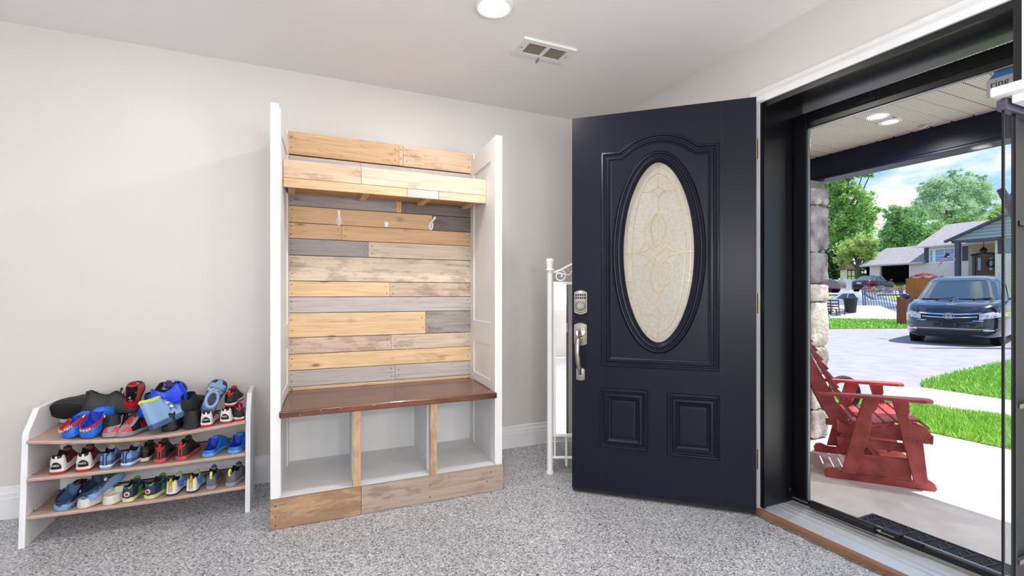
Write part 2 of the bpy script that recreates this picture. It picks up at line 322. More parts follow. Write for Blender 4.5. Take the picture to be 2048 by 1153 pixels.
# casing round the doorway
cp = [(0, 0), (.040, 0), (.040, .018), (.032, .026), (.034, .06), (.026, .07), (.028, .088), (.014, .1), (0, .106)]   # (thickness, outward)
b = MB()
path = [(OY0 - .012, 0), (OY0 - .012, OZ + .002), (OY1 + .012, OZ + .002), (OY1 + .012, 0)]   # (Y, Z)
b.sweep([(y, z) for y, z in path], [(o, t) for t, o in cp], lambda u, v, h: (WB - h, u, v), closed=False)
struct('trim_1', b, M['white'])
b = MB().box(2.118, WB + .1, OY1, OY1 + .028, .0, OZ + .028).box(2.118, WB + .1, OY0 - .028, OY0, .0, OZ + .028).box(2.118, WB + .1, OY0, OY1, OZ, OZ + .028)
struct('trim_2', b, M['white'])
# black storm frame lining the opening
b = MB()
b.box(2.128, 2.43, OY1 - .014, OY1 - .001, .03, OZ - .001).box(2.128, 2.43, OY0 + .001, OY0 + .014, .03, OZ - .001).box(2.128, 2.43, OY0 + .014, OY1 - .014, OZ - .014, OZ - .001)
b.box(2.128, 2.142, OY1 - .024, OY1 - .014, .03, OZ - .014).box(2.128, 2.142, OY0 + .014, OY0 + .024, .03, OZ - .014).box(2.128, 2.142, OY0 + .024, OY1 - .024, OZ - .026, OZ - .014)
struct('trim_3', b, M['black'])
# sill: brown wood nosing and aluminium plate
struct('trim_4', MB().bbox(2.098, 2.128, OY0 - .06, OY1 + .006, 0, .026, .003), M['woodstrip'])
b = MB().box(2.129, 2.36, OY0 - .06, OY1 + .02, 0, .020)
for k in range(3): b.box(2.22 + k * .04, 2.226 + k * .04, OY0 - .06, OY1, .020, .0225)
struct('trim_5', b, M['alu'])
# ragged dark sealant along the nosing
b = MB(); row0, row1 = [], []
for i in range(60):
    y = OY0 - .06 + (OY1 + .03 - OY0 + .06) * i / 59
    row0.append((2.099, y, .003)); row1.append((2.080 - .014 * noise.noise((y * 14, 2, 0)) - .006 * random.random(), y, .0008))
struct('trim_6', b.grid([row0, row1]), mat('sealant', srgb(92, 90, 86), .8, vcol2=srgb(140, 138, 134), vscale=60))

# lamps
def lamp(x, y, label):
    t = thing('ceiling_lamp', (x, y, CH), label, 'lamp', 'round flush ceiling lamps')
    MB().lathe([(.088, 0), (.088, -.010), (.080, -.016), (.068, -.014), (.068, 0)], 40).build('trim_ring', M['white'], t, smooth=True)
    MB().lathe([(.067, -.003), (.066, -.012), (.05, -.020), (.025, -.024), (.002, -.025)], 40).build('lens', M['lamp'], t, smooth=True)
    ld = bpy.data.lights.new('bulb', 'AREA'); ld.shape = 'DISK'; ld.size = .13; ld.energy = LAMP_W if x > 0 else LAMP_W * .4; ld.color = (1, .955, .90); lo = bpy.data.objects.new('bulb', ld); COL.objects.link(lo); lo.location = (0, 0, -.03); lo.parent = t
    return t
for i, (x, y) in enumerate(LAMPS):
    lamp(x, y, 'round white ceiling lamp glowing at the top edge of the photo, left of the vent' if i == 1 else 'round white ceiling lamp outside the photo, lighting the room')

for x, y in ADDED_PENDANTS:  # unseen globe lamps, added to brighten the room evenly
    t = thing('added_pendant_lamp', (x, y, CH), 'added round white globe lamp hanging unseen behind the camera', 'lamp', 'added fill lamps behind the camera')
    MB().tube([(x, y, CH), (x, y, CH - .60)], .005, 8).build('cord', M['white'], t, world=True)
    MB().ell((x, y, CH - .78), (.18, .18, .18), 32, 20).build('globe', mat('globe_glow', (1, .98, .95), .5, emit=((1, .97, .93), 1.0)), t, world=True, smooth=True)
    for dz_ in (-1.04,):
        ld = bpy.data.lights.new('bulb', 'POINT'); ld.energy = PEND_W; ld.shadow_soft_size = .06; ld.color = (1, .985, .975); lo = bpy.data.objects.new('bulb', ld); COL.objects.link(lo); lo.location = (0, 0, dz_); lo.parent = t
# ceiling vent
vt = thing('ceiling_vent', (1.247, 2.338, CH), 'white metal ceiling vent register with two louvred openings', 'vent')
b = MB(); x0, x1, y0, y1 = 1.09, 1.405, 2.255, 2.42; th = .012
wins = [(1.135, 1.238), (1.258, 1.361)]; wy0, wy1 = 2.285, 2.39
b.prism([(x0, y0), (x1, y0), (x1, y1), (x0, y1)], CH - .001, CH, 'z')
for (a, c) in [(x0, wins[0][0]), (wins[0][1], wins[1][0]), (wins[1][1], x1)]: b.box(a, c, y0, y1, CH - th, CH - .001)
for a, c in wins: b.box(a, c, y0, wy0, CH - th, CH - .001).box(a, c, wy1, y1, CH - th, CH - .001)
b.build('frame', M['white_metal'], vt, world=True)
b = MB()
for a, c in wins: b.box(a, c, wy0, wy1, CH - .003, CH - .0012)
b.build('duct_opening', M['dark'], vt, world=True)
sl = mat('louvre', srgb(200, 190, 172), .45)
b = MB()
for a, c in wins:
    for k in range(9):
        y = wy0 + (k + .5) * (wy1 - wy0) / 9
        b.hexa([(a, y - .004, CH - .010), (c, y - .004, CH - .010), (c, y - .001, CH - .010), (a, y - .001, CH - .010), (a, y, CH - .004), (c, y, CH - .004), (c, y + .003, CH - .004), (a, y + .003, CH - .004)])
b.build('louvre', sl, vt, world=True)
MB().box(1.246, 1.249, 2.40, 2.425, CH - .028, CH - .012).box(1.243, 1.252, 2.422, 2.434, CH - .030, CH - .020).build('lever', M['nickel'], vt, world=True)
for sx in (1.112, 1.382):
    MB().lathe([(.004, -.014), (.003, -.0155), (.0005, -.016)], 12, Matrix.Translation((sx, 2.338, CH))).build('screw', M['dark'], vt, world=True)

# ================================================================== HALL TREE BENCH
def bx(x, y): return x + .065 * (y - 2.52)
ht = thing('hall_tree', (.49, 2.8, 0), 'tall white hall tree bench with reclaimed plank back standing against the beige wall', 'hall tree bench')
FY, BY, TZ = 2.519, 3.03, 1.984
def shbox(mb, x0, x1, y0, y1, z0, z1):
    return mb.hexa([(bx(x0, y0), y0, z0), (bx(x1, y0), y0, z0), (bx(x1, y1), y1, z0), (bx(x0, y1), y1, z0),
                    (bx(x0, y0), y0, z1), (bx(x1, y0), y0, z1), (bx(x1, y1), y1, z1), (bx(x0, y1), y1, z1)])
for s, (xo, xi) in enumerate([(-.0915, -.055), (1.0765, 1.04)]):
    a, c = min(xo, xi), max(xo, xi)
    m = MB(); shbox(m, a, c, FY, 3.10, 0, TZ)
    o = m.build('side_panel', M['white_worn'], ht, world=True)
    m = MB(); sg = 1 if s == 0 else -1
    e0, e1 = xi, xi + sg * .006
    p0, p1 = min(e0, e1), max(e0, e1)
    shbox(m, p0, p1, FY + .002, 2.60, .145, TZ - .02); shbox(m, p0, p1, 2.95, 3.02, .145, TZ + .012)
    for z0, z1 in [(1.86, TZ - .02), (.80, .93), (.552, .60)]: shbox(m, p0, p1, 2.60, 2.95, z0, z1)
    m.build('panel_moulding', M['white_worn'], o, world=True)
# back planks
rows = [2.016, 1.883, 1.687, 1.597, 1.501, 1.411, 1.316, 1.169, 1.079, .987, .846, .753, .660, .567, .545]
OR, TN, GY, DG, LT, YL = srgb(216, 180, 138), srgb(218, 192, 162), srgb(166, 160, 156), srgb(124, 116, 112), srgb(224, 206, 184), srgb(236, 204, 158)
LG = srgb(196, 190, 186); PK = srgb(214, 192, 172)
spl = [[(None, OR, .30), (.60, TN, .42), (.625, TN, .35)], [(None, LG, .1), (.373, LG, .15)], [(None, GY, .15), (.585, OR, .2), (.618, DG, .1)],
       [(None, OR, .12), (.812, DG, .55)], [(None, OR, .2), (.266, OR, .15)], [(None, GY, .2), (.419, LT, .1)], [(None, LT, .62)], [(None, YL, .15), (.545, PK, .7)],
       [(None, LG, .1)], [(None, YL, .1), (.768, GY, .45)], [(None, PK, .75), (.554, LT, .3)], [(None, YL, .2)], [(None, LG, .05), (.578, LG, .15)], [(None, TN, .3)]]
m = MB(); rnd = random.Random(3); L0, L1 = bx(-.055, BY), bx(1.04, BY) - .001
for k, segs in enumerate(spl):
    for j, (xs, c, st) in enumerate(segs):
        xa = L0 if xs is None else xs; xb = L1 if j == len(segs) - 1 else segs[j + 1][0]
        jit = rnd.uniform(.96, 1.04); m.c = (*[min(1, q * jit) for q in c], st)
        d = .012 if k == 0 else rnd.uniform(0, .003)
        tb = (rows[k] if k else 2.016) - .0016; bt = rows[k + 1] + (.0016 if k else .004)
        m.bbox(xa + .0007, xb - .0007, BY - .002 - d, BY + .016, bt, tb, .0008)
        m.c = (.03, .02, .015, 0)
        for xn in ([xa + .02, xb - .02] if xb - xa > .15 else [xa + .012]):
            for zn in (.28, .74):
                zz = bt + (tb - bt) * zn + rnd.uniform(-.006, .006); xx = xn + rnd.uniform(-.004, .004)
                m.lathe([(.0032, 0), (.0028, .0006)], 8, Matrix.Translation((xx, BY - .0022 - d, zz)) @ Matrix.Rotation(R(90), 4, 'X'))
o = m.build('back_panel', M['planks'], ht, world=True)
m = MB(); m.box(L0, L1, BY + .017, BY + .022, .54, 2.0); m.build('backing_board', M['dark'], o, world=True)
# upper shelf box
m = MB(); a, c = bx(-.052, 2.71), bx(1.038, 2.71)
m.c = (*TN, .35); m.bbox(a, a + .375, 2.700, 2.716, 1.682, 1.773, .001); m.c = (*srgb(222, 200, 176), .2); m.bbox(a + .377, c, 2.700, 2.716, 1.682, 1.773, .001)
m.c = (*srgb(224, 190, 150), .1); m.bbox(a, a + .62, 2.699, 2.716, 1.634, 1.680, .001); m.c = (*LG, .3); m.bbox(a + .622, a + .80, 2.699, 2.716, 1.634, 1.680, .001); m.c = (*TN, .1); m.bbox(a + .802, c, 2.699, 2.716, 1.634, 1.680, .001)
m.c = (*srgb(196, 142, 92), .1); m.bbox(a + .01, L1 - .012, 2.716, 3.015, 1.668, 1.682, .001)
for xx in (a + .02, a + .4, a + .75, c - .05): m.c = (*OR, .1); m.bbox(xx, xx + .035, 2.716, 3.01, 1.648, 1.668, .001)
m.build('coat_shelf', M['planks'], ht, world=True)
# hooks on the back
def hook(px, py, full, bend=0):
    p = PY_(px, py, BY - .004); m = MB()
    if full:
        m.tube([p + Vector((0, 0, dz)) + Vector((bend * max(0, dz) * 3, 0, 0)) for dz in (-.044, -.036, -.02, -.004, .008, .02, .030, .038, .044)], [.003, .012, .016, .013, .006, .005, .008, .009, .004], 12, fb=.3)
        m.tube([p + Vector((0, -.002, -.02)), p + Vector((0, -.02, -.03)), p + Vector((0, -.034, -.02)), p + Vector((0, -.036, -.004))], [.006, .006, .006, .008], 10)
    else:
        m.hexa([(p.x - .008, p.y - .004, p.z - .016), (p.x + .006, p.y - .004, p.z - .016), (p.x + .006, p.y + .001, p.z - .016), (p.x - .008, p.y + .001, p.z - .016),
                (p.x - .013, p.y - .004, p.z + .014), (p.x + .013, p.y - .004, p.z + .012), (p.x + .013, p.y + .001, p.z + .012), (p.x - .013, p.y + .001, p.z + .014)])
    o = m.build('hook', M['hook'], ht, world=True, smooth=True)
    if not full: o['label'] = 'broken stub of a white hook'
hook(678, 436, True); hook(773, 449, False); hook(862, 447, True, .22)
# seat
m = MB(); rg = []
xs0, xs1 = -.054, 1.039
for yy, zt, zb in [(FY - .016, .546, .518), (FY - .020, .540, .521), (FY - .020, .527, .524)]: pass
m.hexa([(xs0, FY - .018, .514), (xs1, FY - .018, .514), (bx(1.039, BY), BY, .514), (bx(-.054, BY), BY, .514), (xs0, FY - .018, .546), (xs1, FY - .018, .546), (bx(1.039, BY), BY, .546), (bx(-.054, BY), BY, .546)])
o = m.build('seat', M['seat'], ht, world=True)
bv = o.modifiers.new('b', 'BEVEL'); bv.width = .005; bv.segments = 3
m = MB(); rnd = random.Random(5)
for _ in range(9):
    x = rnd.uniform(.0, .6) if _ < 12 else rnd.uniform(.5, 1); top = rnd.random() < .6
    y = FY + rnd.uniform(0, .1) if top else FY - .0187; z = .5463 if top else rnd.uniform(.52, .542); n = 7; r0 = rnd.uniform(.001, .0035)
    pts = [(r0 * rnd.uniform(.5, 1.6) * math.cos(6.283 * k / n) * 1.8, r0 * rnd.uniform(.4, 1) * math.sin(6.283 * k / n)) for k in range(n)]
    m.add([(x + a, y + c, z) if top else (x + a, y, z + c * .5) for a, c in pts], [tuple(range(n))])
m.build('paint_chips', mat('bare_chip', srgb(206, 180, 156), .6), o, world=True)['kind'] = 'stuff'
# dividers, cubby floor, back
for k, (pa, pb) in enumerate([(.275, .311), (.664, .699)]):
    m = MB(); shbox(m, pa + .004, pb - .004, FY + .012, 3.06, .13, .513)
    o = m.build('divider', M['white_worn'], ht, world=True)
    m = MB(); shbox(m, pa - .001, pa + .004, FY + .08, FY + .13, .141, .513); m.build('panel_moulding', M['white_worn'], o, world=True)
    m = MB(); m.c = (*srgb(206, 170, 132), .62); m.bbox(pa, pb, FY - .006, FY + .012, .118 if k == 0 else .135, .513, .001)
    m.build('trim_strip', M['planks_v'], o, world=True)
m = MB(); shbox(m, -.055, 1.04, FY + .002, 3.08, .118, .139); m.build('cubby_floor', M['white_worn'], ht, world=True)
m = MB(); shbox(m, -.055, 1.04, 3.06, 3.075, .139, .513); m.build('cubby_back', M['white_worn'], ht, world=True)
m = MB(); m.c = (*srgb(186, 152, 118), .8); m.bbox(-.0915, .311, FY - .016, FY, .002, .1395, .001); m.c = (*srgb(176, 158, 142), .45); m.bbox(.313, 1.0765, FY - .016, FY, .002, .139, .001)
m.c = (.03, .02, .015, 0)
for xx, zz in [(-.07, .11), (-.07, .06), (-.07, .02), (.66, .09), (.66, .03), (1.0, .11), (.98, .06)]: m.lathe([(.0035, 0), (.003, .0006)], 8, Matrix.Translation((xx, FY - .0162, zz)) @ Matrix.Rotation(R(90), 4, 'X'))
m.build('kick_board', M['planks'], ht, world=True)

# ================================================================== FLOOR MIRROR
mr = thing('floor_mirror', (1.60, 2.6, 0), 'white metal standing mirror with scrolled top, half hidden behind the open black door', 'mirror')
dv = Vector((.89, -.46, 0)).normalized(); nb = Vector((.46, .89, 0)).normalized()
P0 = Vector((1.433, 2.61, 0)); WM = .40
for k in (0, 1):
    q = P0 + dv * WM * k; T_ = Matrix.Translation(q)
    MB().lathe([(.024, 0), (.026, .008), (.022, .02), (.018, .026), (.018, 1.235), (.026, 1.238), (.027, 1.246), (.020, 1.252), (.021, 1.262), (.026, 1.292), (.027, 1.302), (.022, 1.31), (.002, 1.314)], 20, T_).build('post', M['white_metal'], mr, world=True, smooth=True)
    m = MB(); rq = q + nb * .20
    m.tube([rq + Vector((0, 0, .01)), q + nb * .10 + Vector((0, 0, .75)), q + nb * .01 + Vector((0, 0, 1.10))], .008, 10); m.ell(tuple(rq + Vector((0, 0, .012))), (.014, .014, .012))
    m.build('rear_leg', M['white_metal'], mr, world=True, smooth=True)
m = MB(); z0, z1 = .23, 1.17
def mw(a, c, z): return tuple(P0 + dv * a + nb * c + Vector((0, 0, z)))
def mbox(m, a0, a1, c0, c1, z0, z1): m.hexa([mw(a0, c0, z0), mw(a1, c0, z0), mw(a1, c1, z0), mw(a0, c1, z0), mw(a0, c0, z1), mw(a1, c0, z1), mw(a1, c1, z1), mw(a0, c1, z1)])
for a0, a1, q0, q1 in [(.020, .036, z0, z1), (WM - .036, WM - .020, z0, z1), (.036, WM - .036, z0, z0 + .016), (.036, WM - .036, z1 - .016, z1)]: mbox(m, a0, a1, -.011, .009, q0, q1)
fo = m.build('frame', M['white_metal'], mr, world=True)
m = MB(); mbox(m, .036, WM - .036, -.004, .004, z0 + .016, z1 - .016); m.build('mirror_glass', M['mirror'], mr, world=True)
m = MB()
m.tube([mw(a, 0, z) for a, z in [(.012, 1.225), (.06, 1.238), (.12, 1.27), (.2, 1.30), (.28, 1.27), (.34, 1.238), (WM - .012, 1.225)]], .007, 8)
for sg in (0, 1):
    pts = []
    for i in range(34):
        t = i / 33; a = R(-60) + t * R(560); r = .004 + .034 * (1 - t) ** .6 if t > .0 else .04
        pts.append((.062 + r * math.cos(-a + R(90)) * 1.0, 1.206 + r * math.sin(-a + R(90))))
    pts = [(.20, 1.295), (.15, 1.26), (.118, 1.21)] + [p for p in pts if True]
    m.tube([mw(a if not sg else WM - a, 0, z) for a, z in pts], .0042, 6)
m.build('scroll', M['white_metal'], mr, world=True, smooth=True)
m = MB(); m.tube([mw(.015, 0, .10), mw(WM - .015, 0, .10)], .009, 10); m.tube([mw(.0, .19, .14), mw(WM, .19, .14)], .006, 8); m.tube([mw(.03, 0, .10), mw(.03, 0, z0)], .006, 8); m.tube([mw(.10, 0, .05), mw(.10, 0, z0)], .008, 8)
m.build('lower_rail', M['white_metal'], mr, world=True, smooth=True)

# ================================================================== FRONT DOOR (open)
HU = Vector((-.72823, .68534, 0)); HN = Vector((-.68534, -.72823, 0)); H0 = Vector((2.0755, 1.683, 0))
dr = thing('door_1', H0, 'black front door with oval leaded glass, standing open', None, kind='structure', world=False)
dr.rotation_euler = Matrix((HU, HN, (0, 0, 1))).transposed().to_euler()
DW, DZ0, DZ1, DT = .917, .028, 2.062, .044
oc, orx, orz = (.463, 1.312), .213, .508
m = MB(); n = 96; ring = []
for k in range(n):
    a = 2 * math.pi * k / n; ca, sa = math.cos(a), math.sin(a)
    ix, iz = oc[0] + orx * ca, oc[1] + orz * sa
    tx = (DW - oc[0]) / ca if ca > 1e-6 else (-oc[0] / ca if ca < -1e-6 else 1e9)
    tz = (DZ1 - oc[1]) / sa if sa > 1e-6 else ((DZ0 - oc[1]) / sa if sa < -1e-6 else 1e9)
    t = min(tx, tz); ring.append(((ix, iz), (oc[0] + t * ca, oc[1] + t * sa)))
# snap the nearest samples onto the corners
for cx_, cz_ in [(0, DZ0), (DW, DZ0), (DW, DZ1), (0, DZ1)]:
    i = min(range(n), key=lambda k: (ring[k][1][0] - cx_) ** 2 + (ring[k][1][1] - cz_) ** 2); ring[i] = (ring[i][0], (cx_, cz_))
rg = [[(i[0], -DT, i[1]) for i, o in ring], [(o[0], -DT, o[1]) for i, o in ring], [(o[0], 0, o[1]) for i, o in ring], [(i[0], 0, i[1]) for i, o in ring]]
rg.append(rg[0]); m.loft(rg, cap=False)
for i_ in range(n): m.m[i_] = 1
slab = m.build('slab', [M['door'], M['white']], dr)
Td = lambda u, v, h: (u, h, v)
PR = [(0, 0), (.003, .009), (.010, .012), (.014, .011), (.018, .004), (.024, .003), (.029, .009), (.041, .011), (.047, .004), (.054, .001), (.058, -.001)]
# arched moulding
fr = [(.757, .705), (.167, .700), (.167, 1.853), (.255, 1.853)]
fr = [(.167, .703), (.167, 1.855), (.262, 1.855), (.285, 1.872)]
for k in range(13):
    a = k / 12; u = .285 + (.640 - .285) * a; fr.append((u, 1.872 + .062 * math.sin(math.pi * a) ** .8))
fr += [(.662, 1.857), (.757, 1.857), (.757, .703)]
ff = []
for p in fr:
    if not ff or (Vector(p) - Vector(ff[-1])).length > 1e-4: ff.append(p)
ff = ff[::-1]
def area(p): return sum(p[i - 1][0] * p[i][1] - p[i][0] * p[i - 1][1] for i in range(len(p)))
def ccw(p): return p if area(p) > 0 else p[::-1]
MB().sweep(ccw(ff), PR, Td).build('arched_moulding', M['door'], dr, angle=35)
el = [(oc[0] + (orx + .022) * math.cos(2 * math.pi * k / 72), oc[1] + (orz + .022) * math.sin(2 * math.pi * k / 72)) for k in range(72)]
PO = [(0, 0), (.003, .010), (.010, .016), (.016, .014), (.020, .008), (.026, .008), (.032, .014), (.040, .012), (.048, .004), (.056, -.006), (.058, -.014)]
MB().sweep(el, PO, Td).build('oval_moulding', M['door'], dr, angle=35)
for (u0, u1, z0, z1) in [(.514, .764, .266, .588), (.166, .418, .256, .582)]:
    m = MB(); m.sweep([(u0, z0), (u1, z0), (u1, z1), (u0, z1)], PR, Td); k = .058
    m.sweep([(u0 + k, z0 + k), (u1 - k, z0 + k), (u1 - k, z1 - k), (u0 + k, z1 - k)], [(0, 0), (.004, .006), (.016, .008)], Td)
    m.add([(u0 + k + .016, .008, z0 + k + .016), (u1 - k - .016, .008, z0 + k + .016), (u1 - k - .016, .008, z1 - k - .016), (u0 + k + .016, .008, z1 - k - .016)], [(0, 1, 2, 3)])
    m.build('lower_panel', M['door'], dr, angle=25)
# shallow joint lines of stiles and rails
m = MB()
for u in (.156, .753): m.box(u, u + .0012, 0, .0007, DZ0, DZ1)
m.build('joint_line', M['black'], dr)
# glass
grx, grz = .186, .482
m = MB(); m.loft([[(oc[0] + grx * 1.12 * f * math.cos(2 * math.pi * k / 64), y, oc[1] + grz * 1.06 * f * math.sin(2 * math.pi * k / 64)) for k in range(64)] for f, y in [(1, -.026), (1, -.018)]])
gl = m.build('oval_glass', M['frost'], dr)
def GC(cx_, cy_):       # came drawing, measured in the glass's own frame: centre (312, 588), half axes (168, 430)
    return (oc[0] + (312 - cx_) / 168 * grx, -.016, oc[1] + (588 - cy_) / 430 * grz)
lines = []
def ellp(a, c, n=60): return [GC(312 + a * math.cos(2 * math.pi * k / n), 588 + c * math.sin(2 * math.pi * k / n)) for k in range(n)]
m = MB(); r_ = .0015
for a, c in [(145, 400), (120, 372)]: m.tube(ellp(a, c), r_, 6, closed=True)
def cat(pts, k=5):
    out = []; P = [pts[0]] + list(pts) + [pts[-1]]
    for i in range(1, len(P) - 2):
        for j in range(k):
            t = j / k; q = []
            for d in (0, 1):
                a, b_, c, e = P[i - 1][d], P[i][d], P[i + 1][d], P[i + 2][d]
                q.append(.5 * (2 * b_ + (c - a) * t + (2 * a - 5 * b_ + 4 * c - e) * t * t + (-a + 3 * b_ - 3 * c + e) * t ** 3))
            out.append(tuple(q))
    out.append(tuple(pts[-1])); return out
def ln(pts, smooth=True):
    q = cat(pts) if smooth and len(pts) > 2 else pts
    m.tube([GC(*p) for p in q], r_, 6)
for sx in (1, -1):
    X = lambda x: 312 + sx * (x - 312)
    for sy in (1, -1):
        Y = lambda y: 588 + sy * (y - 588)
        ln([(X(312), Y(252)), (X(318), Y(285)), (X(350), Y(300))]); ln([(X(350), Y(300)), (X(320), Y(312)), (X(312), Y(348))])
        ln([(X(350), Y(300)), (X(388), Y(299))])
        ln([(X(312), Y(212)), (X(345), Y(232)), (X(372), Y(262)), (X(388), Y(299))])
        ln([(X(312), Y(398)), (X(338), Y(425)), (X(348), Y(470)), (X(335), Y(540))])
        ln([(X(342), Y(440)), (X(374), Y(470)), (X(376), Y(515)), (X(350), Y(556)), (X(312), Y(588))])
        ln([(X(312), Y(398)), (X(282), Y(450)), (X(285), Y(500)), (X(300), Y(535)), (X(345), Y(575))])
        ln([(X(370), Y(535)), (X(406), Y(588))], False)
        ln([(X(406), Y(588)), (X(360), Y(570)), (X(335), Y(545)), (X(312), Y(522))])
        for px, py, qx, qy in [(392, 245, 414, 240), (412, 345, 442, 340), (436, 455, 476, 455)]: ln([(X(px), Y(py)), (X(qx), Y(qy))], False)
    ln([(X(406), 588), (X(480), 588)], False)
ln([(312, 158), (312, 252)], False); ln([(312, 924), (312, 1016)], False); ln([(312, 348), (312, 398)], False); ln([(312, 778), (312, 828)], False); ln([(312, 398), (312, 522)], False); ln([(312, 654), (312, 778)], False)
m.build('came_pattern', M['gold'], gl, smooth=True)
# keypad deadbolt
def plate(cx_, cz_, wd, hh, th=.012, arch=.008):
    p = [(cx_ - wd / 2, cz_ - hh / 2 + arch)] + [(cx_ - wd / 2 + wd * k / 8, cz_ - hh / 2 + arch * (1 - math.sin(math.pi * k / 8)) * 1) for k in range(1, 8)] + [(cx_ + wd / 2, cz_ - hh / 2 + arch)]
    p += [(cx_ + wd / 2, cz_ + hh / 2 - arch)] + [(cx_ + wd / 2 - wd * k / 8, cz_ + hh / 2 - arch * (1 - math.sin(math.pi * k / 8))) for k in range(1, 8)] + [(cx_ - wd / 2, cz_ + hh / 2 - arch)]
    m = MB(); c2 = [(cx_ + (u - cx_) * .93, cz_ + (v - cz_) * .95) for u, v in p]; c3 = [(cx_ + (u - cx_) * .80, cz_ + (v - cz_) * .86) for u, v in p]
    m.loft([[(u, .0005, v) for u, v in p], [(u, th * .6, v) for u, v in p], [(u, th, v) for u, v in c2], [(u, th * 1.0, v) for u, v in c3], [(cx_ + (u - cx_) * .7, th * 1.25, cz_ + (v - cz_) * .76) for u, v in p]])
    return m
RX = Matrix.Rotation(R(-90), 4, 'X')
pl = plate(.866, 1.049, .074, .138, .018, .012).build('keypad_lock', M['nickel'], dr, angle=30)
m = MB()
for j in range(2):
    for i in range(5): m.ell((.866 + (i - 2) * .0115, .0225, 1.089 - j * .016), (.0045, .003, .006), 10, 6)
m.build('keypad_buttons', M['blackm'], pl, smooth=True)
m = MB(); Tl = Matrix.Translation((.866, .022, 1.030)) @ RX
m.lathe([(.027, 0), (.027, .006), (.023, .010), (.021, .007), (.017, .007), (.015, .014), (.002, .015)], 28, Tl); m.box(.855, .877, .034, .040, 1.026, 1.034)
m.build('key_cylinder', M['nickel'], pl, angle=30)
hs = plate(.868, .874, .074, .130, .012, .012).build('handle_set', M['nickel'], dr, angle=30)
m = MB(); m.tube([(.868, .012, .88), (.868, .020, .885)], .024, 20); m.tube([(.872, .02, .893), (.873, .040, .900), (.873, .058, .898)], [.010, .012, .008], 10, flat=.5)
m.build('thumb_latch', M['nickel'], hs, smooth=True)
MB().box(.862, .872, .0195, .022, .868, .880).build('keyhole', M['dark'], hs)
gp = [(.868, .014, .855), (.872, .040, .848), (.876, .058, .825), (.876, .064, .780), (.872, .060, .730), (.868, .046, .690), (.868, .026, .664), (.868, .012, .660)]
g2 = []
for i in range(len(gp) - 1):
    for j in range(4): t = j / 4; g2.append(tuple(gp[i][d] * (1 - t) + gp[i + 1][d] * t for d in range(3)))
g2.append(gp[-1])
MB().tube(g2, [interp([(0, .011), (6, .015), (16, .013), (24, .009), (28, .008)], i) for i in range(len(g2))], 14).build('grip', M['nickel'], hs, smooth=True)
plate(.869, .656, .050, .074, .008, .008).build('lower_rose', M['nickel'], hs, angle=30)
MB().box(.9165, .9185, -.032, -.012, .845, .905).build('latch_plate', M['nickel'], dr)
MB().box(.002, .915, -.036, -.008, .010, .028).build('door_sweep', M['blackm'], dr)
# hinges (leaf on the jamb + knuckle)
for z in (1.819, 1.048, .27):
    o = MB(); o.bbox(2.1165, 2.1182, 1.7065, 1.731, z - .05, z + .05, .0005); o.tube([(2.108, 1.712, z - .05), (2.108, 1.712, z + .05)], .006, 10)
    solo('hinge', o, M['brass'], {1.819: 'pale brass door hinge, topmost of three on the white jamb', 1.048: 'pale brass door hinge, middle of three on the white jamb', .27: 'pale brass door hinge, lowest of three on the white jamb'}[z], 'hinge')
# ================================================================== SHOE RACK
sr = thing('shoe_rack', (-.6, 2.93, 0), 'low shoe rack with white side panels and three beige fabric shelves full of shoes', 'shoe rack')
side = [(2.765, 0), (3.12, 0), (3.12, .575), (2.90, .575), (2.80, .482)]
for k, (xa, xb) in enumerate([(-1.068, -1.046), (-.214, -.192)]):
    m = MB(); m.prism([(y, z) for y, z in side], xa, xb, 'x'); o = m.build('side_panel', M['white'], sr, world=True)
    bv = o.modifiers.new('b', 'BEVEL'); bv.width = .0015
    xi = xb if k == 0 else xa; sg = 1 if k == 0 else -1
    for y in (2.84, 3.06):
        for z in (.13, .29, .45): MB().tube([(xi, y, z + .0), (xi + sg * .004, y, z)], .005, 8).build('screw_cap', M['nickel'], o, world=True)
SHZ = (.452, .288, .124)
def sag(k, x):
    t = (x + 1.046) / .832; return -(.030, .006, .006)[k] * math.sin(math.pi * max(0, min(1, t)))
for k, z in enumerate(SHZ):
    rows = []
    for i in range(25):
        x = -1.045 + .830 * i / 24; dz = sag(k, x)
        yf = 2.785 - (.012 * math.sin(math.pi * i / 24) if k == 0 else 0)
        rows.append([(x, yf + .004, z + dz - .012), (x, yf - .006, z + dz - .008), (x, yf - .008, z + dz), (x, yf - .004, z + dz + .006), (x, yf + .006, z + dz + .005), (x, 2.92, z + dz * 1.1), (x, 3.09, z + dz * .8 + .004), (x, 3.098, z + .002), (x, 3.095, z - .008), (x, 3.0, z + dz - .007), (x, 2.86, z + dz - .008)])
    m = MB(); m.loft(rows); m.build('fabric_shelf', M['beige'], sr, world=True, smooth=True)
    m = MB(); m.tube([(-1.046, 3.10, z + .0), (-.214, 3.10, z + .0)], .006, 8); m.build('rear_rod', M['blackm'], sr, world=True, smooth=True)

